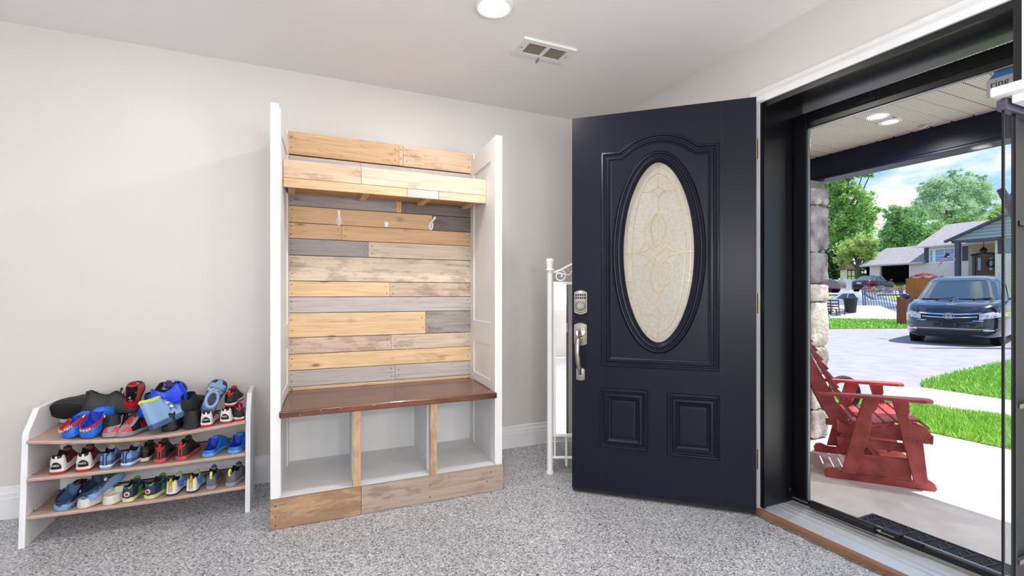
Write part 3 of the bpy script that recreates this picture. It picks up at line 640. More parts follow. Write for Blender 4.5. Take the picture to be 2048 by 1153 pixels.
# ------------------------------------------------------------------ shoes
def cm(name, rgb, rough=.5, **k): return mat('shoe_' + name, srgb(*rgb), rough, **k)
S = dict(black=cm('black', (24, 24, 27), .5, bump=.2), blk2=cm('black_dull', (40, 40, 43), .7, bump=.3), inner=cm('lining', (16, 16, 20), .9), red=cm('red', (196, 40, 44)), dred=cm('dark_red', (120, 24, 36)),
         white=cm('white', (232, 230, 228)), blue=cm('croc_blue', (40, 116, 224), .45), dblue=cm('deep_blue', (10, 44, 170), .6), lblue=cm('light_blue', (118, 160, 214), .55), rblue=cm('royal_blue', (24, 72, 226), .4),
         navy=cm('navy', (34, 52, 84), .6), slate=cm('slate_blue', (66, 98, 140), .6), pale=cm('pale_blue', (134, 170, 212), .5), yel=cm('lime', (214, 224, 90), .5), green=cm('green', (86, 148, 50)), grey=cm('grey', (104, 104, 110), .7), lgrey=cm('light_grey', (150, 150, 160), .6),
         pink=cm('pink_red', (206, 74, 84)), cream=cm('cream', (226, 220, 196)), gold=cm('mustard', (196, 160, 40)), fur=cm('white_fleece', (236, 230, 222), .95, bump=.8, bscale=160), lace=cm('lace', (222, 224, 228), .7), slide=cm('slide_blue', (34, 118, 206), .4), slidel=cm('slide_light', (104, 168, 232), .45))
def m_camo(name, c1, c2, c3, sc=45):
    m = mat(name, c1, .5); t = m.node_tree; bs = t.nodes['Principled BSDF']; c = N(t, 'ShaderNodeTexCoord'); n = N(t, 'ShaderNodeTexNoise'); n.inputs['Scale'].default_value = sc; n.inputs['Detail'].default_value = 1.5
    t.links.new(c.outputs['Object'], n.inputs[0]); r = ramp(t, [(0, c1), (.47, c2), (.56, c3)], 'CONSTANT'); t.links.new(n.outputs[0], r.inputs[0]); t.links.new(r.outputs[0], bs.inputs['Base Color']); return m
S['camo_blue'] = m_camo('shoe_camo_blue', srgb(34, 52, 130), srgb(24, 26, 44), srgb(176, 178, 190))
S['camo_green'] = m_camo('shoe_camo_green', srgb(70, 90, 120), srgb(44, 60, 40), srgb(132, 150, 92), 38)
S['lightning'] = m_camo('shoe_strap_print', srgb(84, 112, 150), srgb(112, 140, 176), srgb(226, 232, 240), 90)
S['dark_print'] = m_camo('shoe_dark_print', srgb(14, 14, 14), srgb(34, 28, 20), srgb(92, 62, 40), 70)

WT = [(0, .50), (.03, .62), (.1, .74), (.2, .78), (.35, .74), (.5, .80), (.62, .92), (.74, 1), (.84, .96), (.92, .80), (.97, .58), (1, .30)]
HTS = dict(
    sneaker=dict(H=[(0, .40), (.06, .43), (.2, .36), (.35, .34), (.46, .44), (.54, .44), (.7, .30), (.85, .21), (.95, .16), (1, .10)], op=.5, sole=.10, ankle=1),
    clog=dict(H=[(0, .22), (.1, .21), (.3, .23), (.42, .34), (.5, .40), (.62, .41), (.78, .36), (.9, .27), (.97, .18), (1, .11)], op=.5, sole=.10),
    slide=dict(H=[(0, .16), (.2, .15), (.35, .20), (.44, .33), (.52, .38), (.65, .37), (.8, .30), (.92, .20), (1, .10)], op=.50, sole=.08),
    boot=dict(H=[(0, .72), (.08, .74), (.2, .70), (.35, .68), (.44, .70), (.50, .58), (.58, .46), (.7, .38), (.85, .30), (.95, .22), (1, .12)], op=.44, sole=.14),
    slipper=dict(H=[(0, .24), (.2, .23), (.35, .24), (.46, .32), (.6, .34), (.78, .30), (.92, .22), (1, .12)], op=.5, sole=.08))
def shoe_mesh_parts(kind, L, Wd, c, root):
    K = HTS[kind]; hs = K['sole'] * L; op = K['op']; nt_ = 36
    def hw(t): return interp(WT, t) * Wd / 2
    def side_off(t): return .05 * Wd * math.sin(math.pi * t)
    ts = [.0, .012, .03, .06] + [.06 + .88 * (i + 1) / nt_ for i in range(nt_)] + [.97, .988, 1.0]
    # sole
    def outline(sc, z, n=40):
        pts = []
        for i in range(n):
            t = .5 - .5 * math.cos(math.pi * (i + .5) / n); pts.append((t * L * 1.0, hw(t) * sc * min(1, (min(t, 1 - t) / .03) ** .5 if min(t, 1 - t) < .03 else 1) + side_off(t), z + .06 * L * max(0, t - .72) ** 1.5 * 2))
        for i in range(n)[::-1]:
            t = .5 - .5 * math.cos(math.pi * (i + .5) / n); pts.append((t * L * 1.0, -hw(t) * sc * min(1, (min(t, 1 - t) / .03) ** .5 if min(t, 1 - t) < .03 else 1) + side_off(t), z + .06 * L * max(0, t - .72) ** 1.5 * 2))
        return pts
    m = MB(); sr_ = [outline(.92, 0), outline(1.0, hs * .12), outline(1.04, hs * .3), outline(1.0, hs * .5), outline(1.05, hs * .62), outline(1.03, hs * .95), outline(.96, hs * 1.02)]
    m.loft(sr_)
    for i in range(len(m.f)): m.m[i] = 1 if i >= 80 * 3 else 0
    m.build('sole', [c.get('sole', S['black']), c.get('mid', c.get('sole', S['black']))], root, smooth=True, angle=75)
    # upper
    rows = []
    for t in ts:
        w_ = hw(t) * (1.0 if kind in ('slide', 'clog') else .97) * min(1, (t / .05 + .35) if t < .05 else 1) * (min(1, (1 - t) / .05 + .25) if t > .96 else 1); H = interp(K['H'], t) * L; so = side_off(t)
        o = sstep(.02, .07, t) * (1 - sstep(op - .035, op + .015, t)); zt = .06 * L * max(0, t - .72) ** 1.5 * 2
        h0 = hs * .9 + zt; hh = max(H - hs * .9, .004)
        closed = []; opened = []
        for k in range(13):
            a = math.pi * k / 12; y = math.cos(a); s_ = math.sin(a)
            closed.append((w_ * (abs(y) ** .75) * (1 if y > 0 else -1), h0 + hh * s_ ** .7))
        narrow = .80 if kind in ('sneaker', 'boot') else .95
        wr = w_ * narrow; prof = [(w_, 0), (w_ * 1.02, .35), (w_ * .5 + wr * .52, .7), (wr * .97, .96), (wr * .88, 1.0), (wr * .74, .90), (0, -1)]
        ins = h0 + .10 * hh if kind != 'boot' else h0 + .3 * hh
        for k in range(13):
            kk = k if k <= 6 else 12 - k; sg = 1 if k <= 6 else -1
            y, z = prof[kk]
            z = h0 + hh * z if z >= 0 else ins
            if kk == 5: z = ins + (h0 + hh - ins) * .35
            opened.append((y * sg, z))
        rows.append([(t * L, so + closed[k][0] * (1 - o) + opened[k][0] * o, closed[k][1] * (1 - o) + opened[k][1] * o) for k in range(13)])
    m = MB(); m.grid(rows)
    nf = 12
    for fi in range(len(m.f)):
        j, k = divmod(fi, nf); t = ts[j]; kk = min(k, 11 - k)
        mi = 0
        if t < op - .01 and t > .02 and kk >= 4: mi = 2
        elif kk == 3 and t < op and 'rim' in c: mi = 3
        elif t > .80 and kk < 5 and 'toe' in c: mi = 1
        elif kk == 0 and 'low' in c: mi = 1
        elif t > op and 'vamp' in c and kk >= 3: mi = 3
        elif t < .12 and 'heel' in c and kk < 3: mi = 4
        m.m[fi] = mi
    m.add([rows[0][k] for k in range(13)], [tuple(range(13))]); m.m[-1] = 4 if 'heel' in c else 0
    m.add([rows[-1][k] for k in range(13)], [tuple(range(13))]); m.m[-1] = 1 if 'toe' in c else 0
    main = c['main']
    m.build('upper', [main, c.get('toe', c.get('low', main)), c.get('inner', S['inner']), c.get('rim', c.get('vamp', main)), c.get('heel', main)], root, smooth=True, angle=55)
    Hh = lambda t: interp(K['H'], t) * L
    # heel badge
    if 'badge' in c:
        b_, tx = c['badge']; m = MB(); rr = []
        for i in range(9):
            a = R(-50 + 100 * i / 8); x = -.004 * L / .2 + (1 - math.cos(a)) * .30 * L * .34; y = math.sin(a) * hw(.03) * 1.02
            k_ = abs(i - 4) / 4; rr.append([(x - .0015, y, hs * 1.15), (x - .004, y, hs * 1.7), (x - .0025, y * .96, hs * 1.7 + (Hh(.02) * .66 - hs * 1.7) * (1 - k_ * k_ * .8))])
        m.grid(rr); bo = m.build('heel_badge', b_, root, smooth=True); so_ = bo.modifiers.new('s', 'SOLIDIFY'); so_.thickness = .002
        if tx:
            Mt = Matrix(((0, 0, -1, -.0062 * L / .2 - .002), (-1, 0, 0, side_off(0)), (0, 1, 0, hs * 1.95), (0, 0, 0, 1)))
            text_part('lettering', tx, .0125 * L / .2, S['white'], bo, Mt)
    if 'hstrips' in c:
        for sg in (1, -1):
            m = MB(); x0_ = lambda z: -.004 * L / .2
            m.tube([(-.004 * L / .2, sg * .006 * L / .2, hs * 1.1), (-.005 * L / .2, sg * .006 * L / .2, Hh(0) * .55), (.0, sg * .007 * L / .2, Hh(0) * .95)], .0028 * L / .2, 6); m.build('heel_strip', c['hstrips'], root, smooth=True)
    if 'dot' in c:
        Mt = Matrix.Translation((-.002, 0, hs * 2.0)) @ Matrix.Rotation(R(-90), 4, 'Y')
        bo = MB().lathe([(.0125 * L / .2, -.002), (.012 * L / .2, .002), (.001, .0025)], 20, Mt).build('heel_dot', S['white'], root, smooth=True, angle=30)
        MB().lathe([(.009 * L / .2, .002), (.008 * L / .2, .0035), (.001, .004)], 20, Mt).build('dot_centre', c['dot'], bo, smooth=True, angle=30)
    if c.get('laces'):
        m = MB(); n = c.get('nl', 5)
        for i in range(n):
            t = op + .05 + .22 * i / n; w_ = hw(t) * .46; z = Hh(t) * 1.0
            for sg in (1, -1): m.tube([(t * L, sg * w_ + side_off(t), z * .93 + .002), ((t + .015) * L, side_off(t), z + .005), ((t + .035) * L, -sg * w_ + side_off(t), Hh(t + .035) * .93 + .002)], .0016 * L / .2, 6)
        m.build('laces', c['laces'], root, smooth=True)
    if kind in ('sneaker',):
        m = MB(); t0 = op - .02
        m.loft([[(t0 * L + .012 + dx, side_off(.5) + y * hw(.5) * .52, Hh(.5) * zf) for y, zf in [(-1, .8), (-.9, 1.04), (0, 1.14), (.9, 1.04), (1, .8)]] for dx in (0, .008)])
        m.build('tongue', c.get('tongue', main), root, smooth=True, angle=60)
    if c.get('tab'):
        m = MB(); m.tube([(.0, 0, Hh(0) * .72), (-.006, 0, Hh(0) * .98), (.004, 0, Hh(0) * 1.16), (.014, 0, Hh(0) * .95)], .006 * L / .2, 8, flat=.5); m.build('pull_tab', c['tab'], root, smooth=True)
    if c.get('stripes'):
        for sg in (1, -1):
            m = MB()
            for i in range(3):
                t = .30 + .07 * i; yy = lambda q: sg * (hw(q) * 1.005 + .001) + side_off(q)
                m.hexa([((t) * L, yy(t) - .0015, hs * 1.1), ((t + .025) * L, yy(t) - .0015, hs * 1.1), ((t + .025) * L, yy(t) + .0015, hs * 1.1), (t * L, yy(t) + .0015, hs * 1.1),
                        ((t + .06) * L, yy(t) * .93 - .0015, Hh(.35) * .8), ((t + .085) * L, yy(t) * .93 - .0015, Hh(.35) * .8), ((t + .085) * L, yy(t) * .93 + .0015, Hh(.35) * .8), ((t + .06) * L, yy(t) * .93 + .0015, Hh(.35) * .8)])
            m.build('side_stripes', c['stripes'], root)
    if c.get('dots'):
        m = MB()
        for t, y in [(.62, -.4), (.62, .0), (.62, .4), (.72, -.55), (.72, -.18), (.72, .18), (.72, .55), (.82, -.4), (.82, 0), (.82, .4)]:
            m.ell((t * L, side_off(t) + y * hw(t) * .8, (hs * .9 + (Hh(t) - hs * .9) * (1 - (abs(y) * .8) ** 2.2) ** .5) + .0012), (.0045 * L / .2, .0045 * L / .2, .0022), 10, 6)
        m.build('vent_holes', c['dots'], root, smooth=True)
    if 'strap' in c:
        sm, low = c['strap']; rr = []
        for i in range(25):
            a = R(-100 + 200 * i / 24); x = (.34 - .40 * math.cos(a)) * L if abs(a) < R(90) else .34 * L + .02 * L; y = math.sin(a) * hw(.2) * 1.10
            zz = hs * 1.5 + low * L * (1 if True else 0) + .10 * L * (1 - math.cos(a)); hh = .075 * L
            rr.append([(x, y, zz), (x - .002, y * 1.01, zz + hh * .5), (x, y, zz + hh), (x + .003, y * .96, zz + hh), (x + .003, y * .96, zz)])
        m = MB(); m.loft(rr); st = m.build('heel_strap', sm, root, smooth=True, angle=50)
        for sg in (1, -1):
            q = rr[1 if sg < 0 else 23][1]; MB().ell((q[0], q[1] + sg * .002, q[2]), (.007, .003, .007), 12, 8).build('rivet', S['white'], st, smooth=True)
        if 'word' in c:
            i0 = 12; n_ = len(c['word']); dx = .0135 * L / .2
            for i, chh in enumerate(c['word']):
                if chh == ' ': continue
                a = R((i - (n_ - 1) / 2) * -9.5 * -1 + c.get('woff', 0)); a = -a
                x = (.34 - .40 * math.cos(a)) * L; y = math.sin(a) * hw(.2) * 1.10; zz = hs * 1.5 + low * L + .10 * L * (1 - math.cos(a)) + .0275 * L
                nrm = Vector((-math.cos(a) * 1.0, math.sin(a) * 1.0, 0)).normalized(); rt = Vector((0, 0, 1)).cross(nrm) ; up = Vector((0, 0, 1))
                Mt = Matrix((rt, up, nrm)).transposed().to_4x4(); Mt.translation = Vector((x, y, zz)) + nrm * .0038
                lt = text_part('letter', chh, .015 * L / .2, S['white'], st, Mt)
    if 'cuff' in c:
        rr = []
        for t in [.02, .06, .12, .2, .3, .4]: pass
        m = MB(); pts = []
        for i in range(28):
            a = 2 * math.pi * i / 28; t = .235 + .215 * math.cos(a); pts.append((t * L, math.sin(a) * hw(.25) * .76 + side_off(t), Hh(t) * 1.0))
        m.tube(pts, .0075 * L / .2, 8, closed=True); m.build('cuff', c['cuff'], root, smooth=True)
    if 'vstrap' in c:
        m = MB(); t = .50; rr = []
        for dt in (0, .02, .12, .14):
            ww = hw(t + dt) * 1.0; so = side_off(t); z1 = Hh(t + dt) + .006; rr.append([((t + dt) * L, so + ww * math.cos(a) * 1.05, hs + (z1 - hs) * max(0, math.sin(a)) ** .7 + (.003 if dt in (.02, .12) else 0)) for a in [R(12 + 156 * k / 14) for k in range(15)]])
        m.grid(rr); so_ = m.build('strap', c['vstrap'], root, smooth=True); q = so_.modifiers.new('s', 'SOLIDIFY'); q.thickness = .004; q.offset = 0
    if 'bigtab' in c:
        m = MB(); m.loft([[(.30 * L + dx, y, z) for y, z in [(-.035, Hh(.3) * .75), (-.035, Hh(.3) * 1.25), (.035, Hh(.3) * 1.25), (.035, Hh(.3) * .75)]] for dx in (.05, .058)]); m.build('strap', c['bigtab'], root)

def shoe(name, kind, L, Wd, c, label, pos, yaw=0, pitch=0, roll=0, group=None, cat='shoe'):
    """pos = where the heel end of the sole stands; yaw 0 = toe towards the wall, 180 = toe towards the room"""
    t = thing(name, pos, label, cat, group, world=False)
    t.rotation_mode = 'XYZ'
    t.rotation_euler = (Matrix.Rotation(R(90 + yaw), 3, 'Z') @ Matrix.Rotation(R(-pitch), 3, 'Y') @ Matrix.Rotation(R(roll), 3, 'X')).to_euler()
    shoe_mesh_parts(kind, L, Wd, c, t)
    return t
def sp(px, k, dy=0, dz=0, yy=2.80):      # standing point on shelf k under photo column px
    p = PY_(px, 900, yy + dy); z = SHZ[k] + .0065 + sag(k, p.x) + dz
    return Vector((p.x, yy + dy, z))
MAXC = dict(main=S['dred'], low=S['white'], heel=S['white'], badge=(S['black'], 'MAX'), sole=S['red'], mid=S['white'], laces=S['black'], rim=S['black'], tongue=S['black'])
BS = dict(main=S['lblue'], low=S['slate'], sole=S['lblue'], mid=S['white'], heel=S['lblue'], hstrips=S['navy'], stripes=S['navy'], laces=S['white'], tongue=S['gold'], rim=S['navy'])
RB = dict(main=S['black'], heel=S['blk2'], vamp=S['grey'], sole=S['pink'], mid=S['pink'], hstrips=S['red'], rim=S['red'], laces=S['red'], tab=S['red'])
SL = dict(main=S['slide'], sole=S['slidel'], mid=S['slidel'], inner=S['dblue'])
g2 = 'shoes on the middle shelf'; g3 = 'shoes on the bottom shelf'; g1 = 'shoes piled on the top shelf'
# middle shelf
shoe('sneaker', 'sneaker', .20, .078, MAXC, 'sneaker with MAX on its heel, leftmost on the middle shelf', sp(112, 1), -4, group=g2)
shoe('sneaker', 'sneaker', .20, .078, MAXC, 'sneaker with MAX on its heel, second from left on the middle shelf', sp(166, 1), 2, group=g2)
shoe('sneaker', 'sneaker', .18, .066, BS, 'light blue sneaker, left one of the blue pair on the middle shelf', sp(210, 1), -2, group=g2)
shoe('sneaker', 'sneaker', .18, .068, BS, 'light blue sneaker, right one of the blue pair on the middle shelf', sp(250, 1), -16, group=g2)
shoe('sneaker', 'sneaker', .17, .06, dict(main=S['dark_print'], sole=S['cream'], laces=S['black']), 'dark brown patterned shoe right of the blue pair on the middle shelf', sp(287, 1, .06), -6, group=g2)
shoe('sneaker', 'sneaker', .19, .072, RB, 'black sneaker with red centre strips, left one of the pair on the middle shelf', sp(319, 1), -2, group=g2)
shoe('sneaker', 'sneaker', .19, .074, RB, 'black sneaker with red centre strips, right one of the pair on the middle shelf', sp(361, 1), -10, group=g2)
shoe('slide_sandal', 'slide', .20, .078, SL, 'bright blue slide, left one of the two on the middle shelf', sp(414, 1), -16, group=g2)
shoe('slide_sandal', 'slide', .20, .078, SL, 'bright blue slide, right one of the two on the middle shelf', sp(466, 1), -14, group=g2)
# bottom shelf
shoe('clog', 'clog', .20, .08, dict(main=S['dark_print'], low=S['pale'], sole=S['pale'], mid=S['pale'], inner=S['slate'], heel=S['slate'], strap=(S['navy'], 0), dots=S['black']), 'light blue and dark clog with navy strap, leftmost on the bottom shelf', sp(118, 2), -16, 6, 8, group=g3)
shoe('clog', 'clog', .205, .085, dict(main=S['camo_green'], low=S['pale'], sole=S['pale'], mid=S['pale'], inner=S['navy'], heel=S['slate'], strap=(S['navy'], 0), dots=S['black']), 'green camouflage clog lying on the white fleece slippers', sp(176, 2, 0, .028), -22, 12, -6, group=g3)
FU = dict(main=S['fur'], sole=S['cream'], inner=S['beige'] if 'beige' in S else S['cream'])
shoe('slipper', 'slipper', .17, .075, FU, 'white fleece slipper under the green camouflage clog, left one', sp(160, 2, -.005), -34, group=g3)
shoe('slipper', 'slipper', .17, .075, FU, 'white fleece slipper under the green camouflage clog, right one', sp(212, 2, -.005), -30, group=g3)
GNS = dict(main=S['navy'], vamp=S['green'], sole=S['cream'], mid=S['yel'], dot=S['red'], rim=S['green'], laces=S['green'], stripes=S['green'], tongue=S['green'])
shoe('sneaker', 'sneaker', .18, .068, GNS, 'navy and green sneaker, left one of the pair on the bottom shelf', sp(254, 2), -10, group=g3)
shoe('sneaker', 'sneaker', .18, .072, GNS, 'navy and green sneaker, right one of the pair on the bottom shelf', sp(296, 2), -24, group=g3)
WB_ = dict(main=S['lblue'], low=S['white'], heel=S['white'], sole=S['navy'], mid=S['white'], hstrips=S['gold'], rim=S['yel'], laces=S['gold'], tab=S['gold'], tongue=S['gold'], stripes=S['blue'])
shoe('sneaker', 'sneaker', .17, .064, WB_, 'white and blue sneaker, left one of the pair on the bottom shelf', sp(341, 2), -12, group=g3)
shoe('sneaker', 'sneaker', .17, .064, WB_, 'white and blue sneaker, right one of the pair on the bottom shelf', sp(382, 2), -8, group=g3)
GR = dict(main=S['grey'], sole=S['lgrey'], mid=S['lgrey'], rim=S['navy'], tab=S['yel'], laces=S['yel'], inner=S['inner'], tongue=S['navy'])
shoe('sneaker', 'sneaker', .185, .062, GR, 'dark grey sneaker with lime tab, left one of the bottom shelf pair', sp(422, 2), -2, group=g3)
shoe('sneaker', 'sneaker', .185, .070, GR, 'dark grey sneaker with lime tab, right one of the bottom shelf pair', sp(459, 2), -20, group=g3)
# top shelf
CR = dict(main=S['blue'], sole=S['blue'], mid=S['blue'], inner=S['dblue'], dots=S['dblue'], strap=(S['red'], .03))
shoe('clog', 'clog', .20, .084, dict(CR, word='SPIDER-MAN'), 'bright blue clog with red lettered strap, left one on the top shelf', sp(136, 0, .01), -24, 10, -14, group=g1)
shoe('clog', 'clog', .215, .088, dict(CR, word='SPIDER-', woff=12), 'bright blue clog with red lettered strap, right one on the top shelf', sp(172, 0, 0, .002), -14, 15, 4, group=g1)
BLK = dict(main=S['black'], sole=S['blk2'], mid=S['black'], laces=S['lace'], nl=3, tongue=S['black'])
shoe('sneaker', 'sneaker', .27, .10, dict(BLK, laces=S['black']), 'big black shoe with ridged dark sole lying behind the blue clogs', PY_(232, 822, 2.97), 82, 2, 65, group=g1)
t_ = shoe('sneaker', 'sneaker', .24, .095, BLK, 'big black shoe with loose white laces on top of the blue clogs', PY_(163, 824, 2.94), -84, -9, -8, group=g1)
m = MB(); m.tube([(.19, 0, .10), (.20, .03, .108), (.17, .07, .06), (.15, .075, .02), (.165, .07, -.02), (.185, .072, .01), (.18, .068, .05), (.19, .03, .10)], .0022, 6); m.build('loose_lace', S['lace'], t_, smooth=True)
shoe('sneaker', 'sneaker', .24, .095, dict(BLK, laces=S['black']), 'black shoe at the bottom of the pile right of the blue clogs', sp(222, 0, .03), 4, group=g1)
BR = dict(main=S['black'], toe=S['pink'], vamp=S['dred'], sole=S['lgrey'], mid=S['lgrey'], laces=S['red'], nl=7, tongue=S['blk2'], rim=S['lgrey'], stripes=S['red'])
shoe('sneaker', 'sneaker', .19, .074, BR, 'black and dark red sneaker with toe to the room, left one', sp(247, 0, .185), 178, group=g1)
shoe('sneaker', 'sneaker', .19, .074, BR, 'black and dark red sneaker with toe to the room, right one', sp(298, 0, .17), 156, group=g1)
shoe('sneaker', 'sneaker', .20, .078, dict(main=S['red'], vamp=S['black'], toe=S['blk2'], rim=S['black'], sole=S['blk2'], laces=S['gold']), 'black and red sneaker standing up high in the middle of the pile', PY_(264, 826, 2.93), 6, 34, group=g1)
shoe('clog', 'clog', .19, .078, dict(main=S['camo_blue'], sole=S['rblue'], mid=S['rblue']), 'blue and grey camouflage shoe at the back of the pile', PY_(292, 806, 2.96), -55, 10, group=g1)
shoe('water_shoe', 'sneaker', .22, .078, dict(main=S['rblue'], sole=S['rblue'], mid=S['rblue'], dots=S['dblue'], tongue=S['rblue']), 'bright blue slip-on water shoe with round holes, on top of the pile', PY_(378, 795, 2.90), 88, -22, -8, group=g1)
BT = dict(main=S['pale'], sole=S['slate'], mid=S['slate'], inner=S['lgrey'], cuff=S['yel'], vstrap=S['lightning'], toe=S['navy'])
shoe('boot', 'boot', .19, .085, BT, 'light blue ankle boot with lime cuff leaning on the front of the pile', PY_(301, 862, 2.80), -56, 16, -10, group=g1)
shoe('boot', 'boot', .19, .085, dict(BT, cuff=S['pale']), 'light blue ankle boot with printed strap tilted at the top of the pile', PY_(412, 832, 2.90), -30, 55, 38, group=g1)
shoe('boot', 'boot', .19, .085, dict(main=S['blk2'], sole=S['black'], mid=S['black'], toe=S['black']), 'plain black boot standing in the pile under the light blue boot', PY_(378, 846, 2.86), -8, 22, group=g1)
shoe('sneaker', 'sneaker', .22, .09, dict(main=S['black'], sole=S['blk2'], mid=S['blk2']), 'black shoe with dark grey sole, at the shelf edge under the black boot', sp(380, 0, .005), -6, group=g1)
shoe('sneaker', 'sneaker', .22, .09, dict(main=S['black'], sole=S['black'], mid=S['blk2']), 'black shoe in shade under the lime-cuffed boot', sp(338, 0, .02), -2, group=g1)
shoe('sneaker', 'sneaker', .18, .070, MAXC, 'sneaker with MAX on its heel, left one on the top shelf', sp(412, 0), -4, group=g1)
shoe('sneaker', 'sneaker', .18, .072, MAXC, 'sneaker with MAX on its heel, right one on the top shelf', sp(450, 0), -12, group=g1)
BR2 = dict(main=S['black'], sole=S['red'], mid=S['white'], rim=S['red'], tab=S['red'], laces=S['black'], badge=(S['blk2'], None), tongue=S['red'])
shoe('sneaker', 'sneaker', .18, .072, BR2, 'black and red sneaker stacked on the two sneakers marked MAX on the top shelf', sp(459, 0, .06, .068), -8, 2, group=g1)
shoe('sneaker', 'sneaker', .17, .066, BR2, 'black and red sneaker with red collar, rightmost on the top shelf', sp(479, 0), 8, group=g1)
# ================================================================== STORM DOOR
sdo = thing('door_2', (2.375, OY1 - .016, 0), 'black framed full glass storm door, slightly ajar', None, kind='structure', world=False)
SA = R(1.2)
sdo.rotation_euler = (0, 0, -R(90) + SA)
W2, z0, z1 = .925, .028, 2.005; g0, g1, gz0, gz1 = .068, .885, .055, 1.925      # local x along the leaf, +y towards the room
m = MB()
m.bbox(0, g0, -.012, .022, z0, z1, .003).bbox(g1, W2, -.012, .022, z0, z1, .003).bbox(g0, g1, -.012, .022, z0, gz0, .003).bbox(g0, g1, -.012, .022, gz1, z1, .003)
m.bbox(g0 - .01, g1 + .01, .018, .028, gz1 + .03, gz1 + .036, .001)
sf = m.build('frame', M['black'], sdo)
m = MB()
for a, c, p, q in [(g0, g0 + .006, gz0, gz1), (g1 - .006, g1, gz0, gz1), (g0, g1, gz0, gz0 + .006), (g0, g1, gz1 - .006, gz1)]: m.box(a, c, .004, .014, p, q)
m.build('glazing_bead', mat('bead_grey', srgb(150, 156, 160), .35, metal=.5), sdo)
MB().box(g0, g1, .0, .003, gz0, gz1).build('glass', M['glass'], sdo)
# closer along the bottom rail
m = MB(); m.tube([(.10, .050, .058), (.112, .050, .058), (.115, .050, .058), (.40, .050, .058), (.405, .050, .058)], [.012, .016, .020, .020, .014], 18)
cl = m.build('closer_tube', M['black'], sdo, smooth=True)
m = MB(); m.tube([(.0, .050, .058), (.10, .050, .058)], .0045, 10); m.tube([(.40, .05, .058), (.47, .045, .058)], .006, 8); m.build('closer_rod', M['nickel'], cl, smooth=True)
m = MB(); m.box(-.012, .018, .024, .062, .055, .088); m.tube([(.002, .05, .05), (.002, .05, .10)], .007, 10); m.box(.42, .49, .020, .054, .060, .074); m.box(.44, .56, .018, .026, .045, .062)
for z in (.092, .10): m.ell((.0, .055, z), (.005, .005, .005), 10, 6)
m.build('closer_bracket', M['black'], cl)
m = MB(); m.bbox(.30, .385, .0225, .031, 1.955, 1.972, .002); m.tube([(.385, .027, 1.964), (.40, .036, 1.958)], .004, 8)
for x in (.315, .37): m.ell((x, .031, 1.964), (.004, .003, .004), 8, 6)
m.build('closer_plate', M['blackm'], sdo)
m = MB()
for dz in (0, .014):
    for dx in (0, .014): m.ell((-.004 + dx - .05, .0, 1.93 + dz), (.002, .002, .002), 8, 6)
# security decal in the upper right of the glass
dc = [(.742, 1.755), (.742, 1.815), (.775, 1.862), (.83, 1.862), (.838, 1.86), (.838, 1.755)]
cxd = .79
octo = [(.752, 1.83), (.752, 1.89), (.782, 1.934), (.832, 1.936), (.858, 1.90), (.858, 1.83)]
dk = MB().prism(octo, .0031, .0037, 'y').build('security_decal', mat('decal_grey', srgb(205, 205, 210), .4), sdo)
MB().prism([(.760, 1.896), (.785, 1.930), (.828, 1.932), (.852, 1.900), (.852, 1.896)], .0038, .0041, 'y').build('decal_band', mat('decal_blue', srgb(40, 128, 190), .4), dk)
Mt = Matrix(((1, 0, 0, .789), (0, 0, 1, .0042), (0, 1, 0, 1.874), (0, 0, 0, 1)))
Mt = Matrix(((-1, 0, 0, .792), (0, 0, 1, .0042), (0, 1, 0, 1.826), (0, 0, 0, 1))) if False else Mt
text_part('decal_lettering', 'ring', .034, M['blackm'], dk, Mt, .0002)
MB().tube([(.905, .022, 1.00), (.905, .06, 1.00), (.905, .062, 1.06)], .008, 10).build('handle', M['black'], sdo, smooth=True)

def flip_y(o):                      # the leaf was drawn with +y towards the room; its frame has +y outwards
    for c_ in [x for x in bpy.data.objects if x.parent == o]:
        c_.data.transform(Matrix.Diagonal((1, -1, 1, 1))); c_.data.flip_normals(); flip_y(c_)
flip_y(sdo)
# ================================================================== GLASS DISPLAY CABINET right of the door (only its corner shows)
cb = thing('display_cabinet', (1.75, .5, 0), 'corner of a white-topped glass display cabinet with thin black posts, right of the doorway', 'display cabinet')
cy1, cy0, cx0, cx1, ct = .622, .30, 1.600, 2.10, 1.584
m = MB(); m.bbox(cx0, cx1, cy0, cy1, ct, ct + .023, .003); m.bbox(cx0 + .03, cx1, cy0, cy1 - .03, ct - .02, ct, .002); m.build('top_board', M['white'], cb, world=True)
for (xx, yy, r) in [(1.642, .612, .0026), (1.700, .612, .0046), (2.09, .612, .006), (1.62, .31, .006), (2.09, .31, .006)]:
    MB().box(xx - r, xx + r, yy - r, yy + r, 0, ct - .001).build('post', M['black'] if r < .005 else mat('bronze_post', srgb(64, 48, 50), .35), cb, world=True)
for z in (1.275, .80, .395):
    MB().box(1.706, 2.09, .30, .614, z - .004, z + .004).build('glass_shelf', M['cabglass'], cb, world=True)
    MB().box(1.712, 2.085, .606, .616, z - .007, z + .004).build('shelf_rail', M['nickel'] if z < 1 else M['black'], cb, world=True)
MB().box(1.650, 1.70, .610, .613, .05, ct - .002).build('side_pane', M['cabglass'], cb, world=True)
MB().bbox(1.63, 1.9, .60, .622, ct - .03, ct - .004, .003).build('top_rail', mat('slate_rail', srgb(74, 74, 92), .4), cb, world=True)
MB().box(1.722, 2.085, .618, .621, .05, ct - .03).build('back_panel', mat('dark_back_panel', srgb(20, 25, 26), .4), cb, world=True)
MB().bbox(1.61, 2.1, .30, .616, .0, .05, .003).build('plinth', M['white'], cb, world=True)

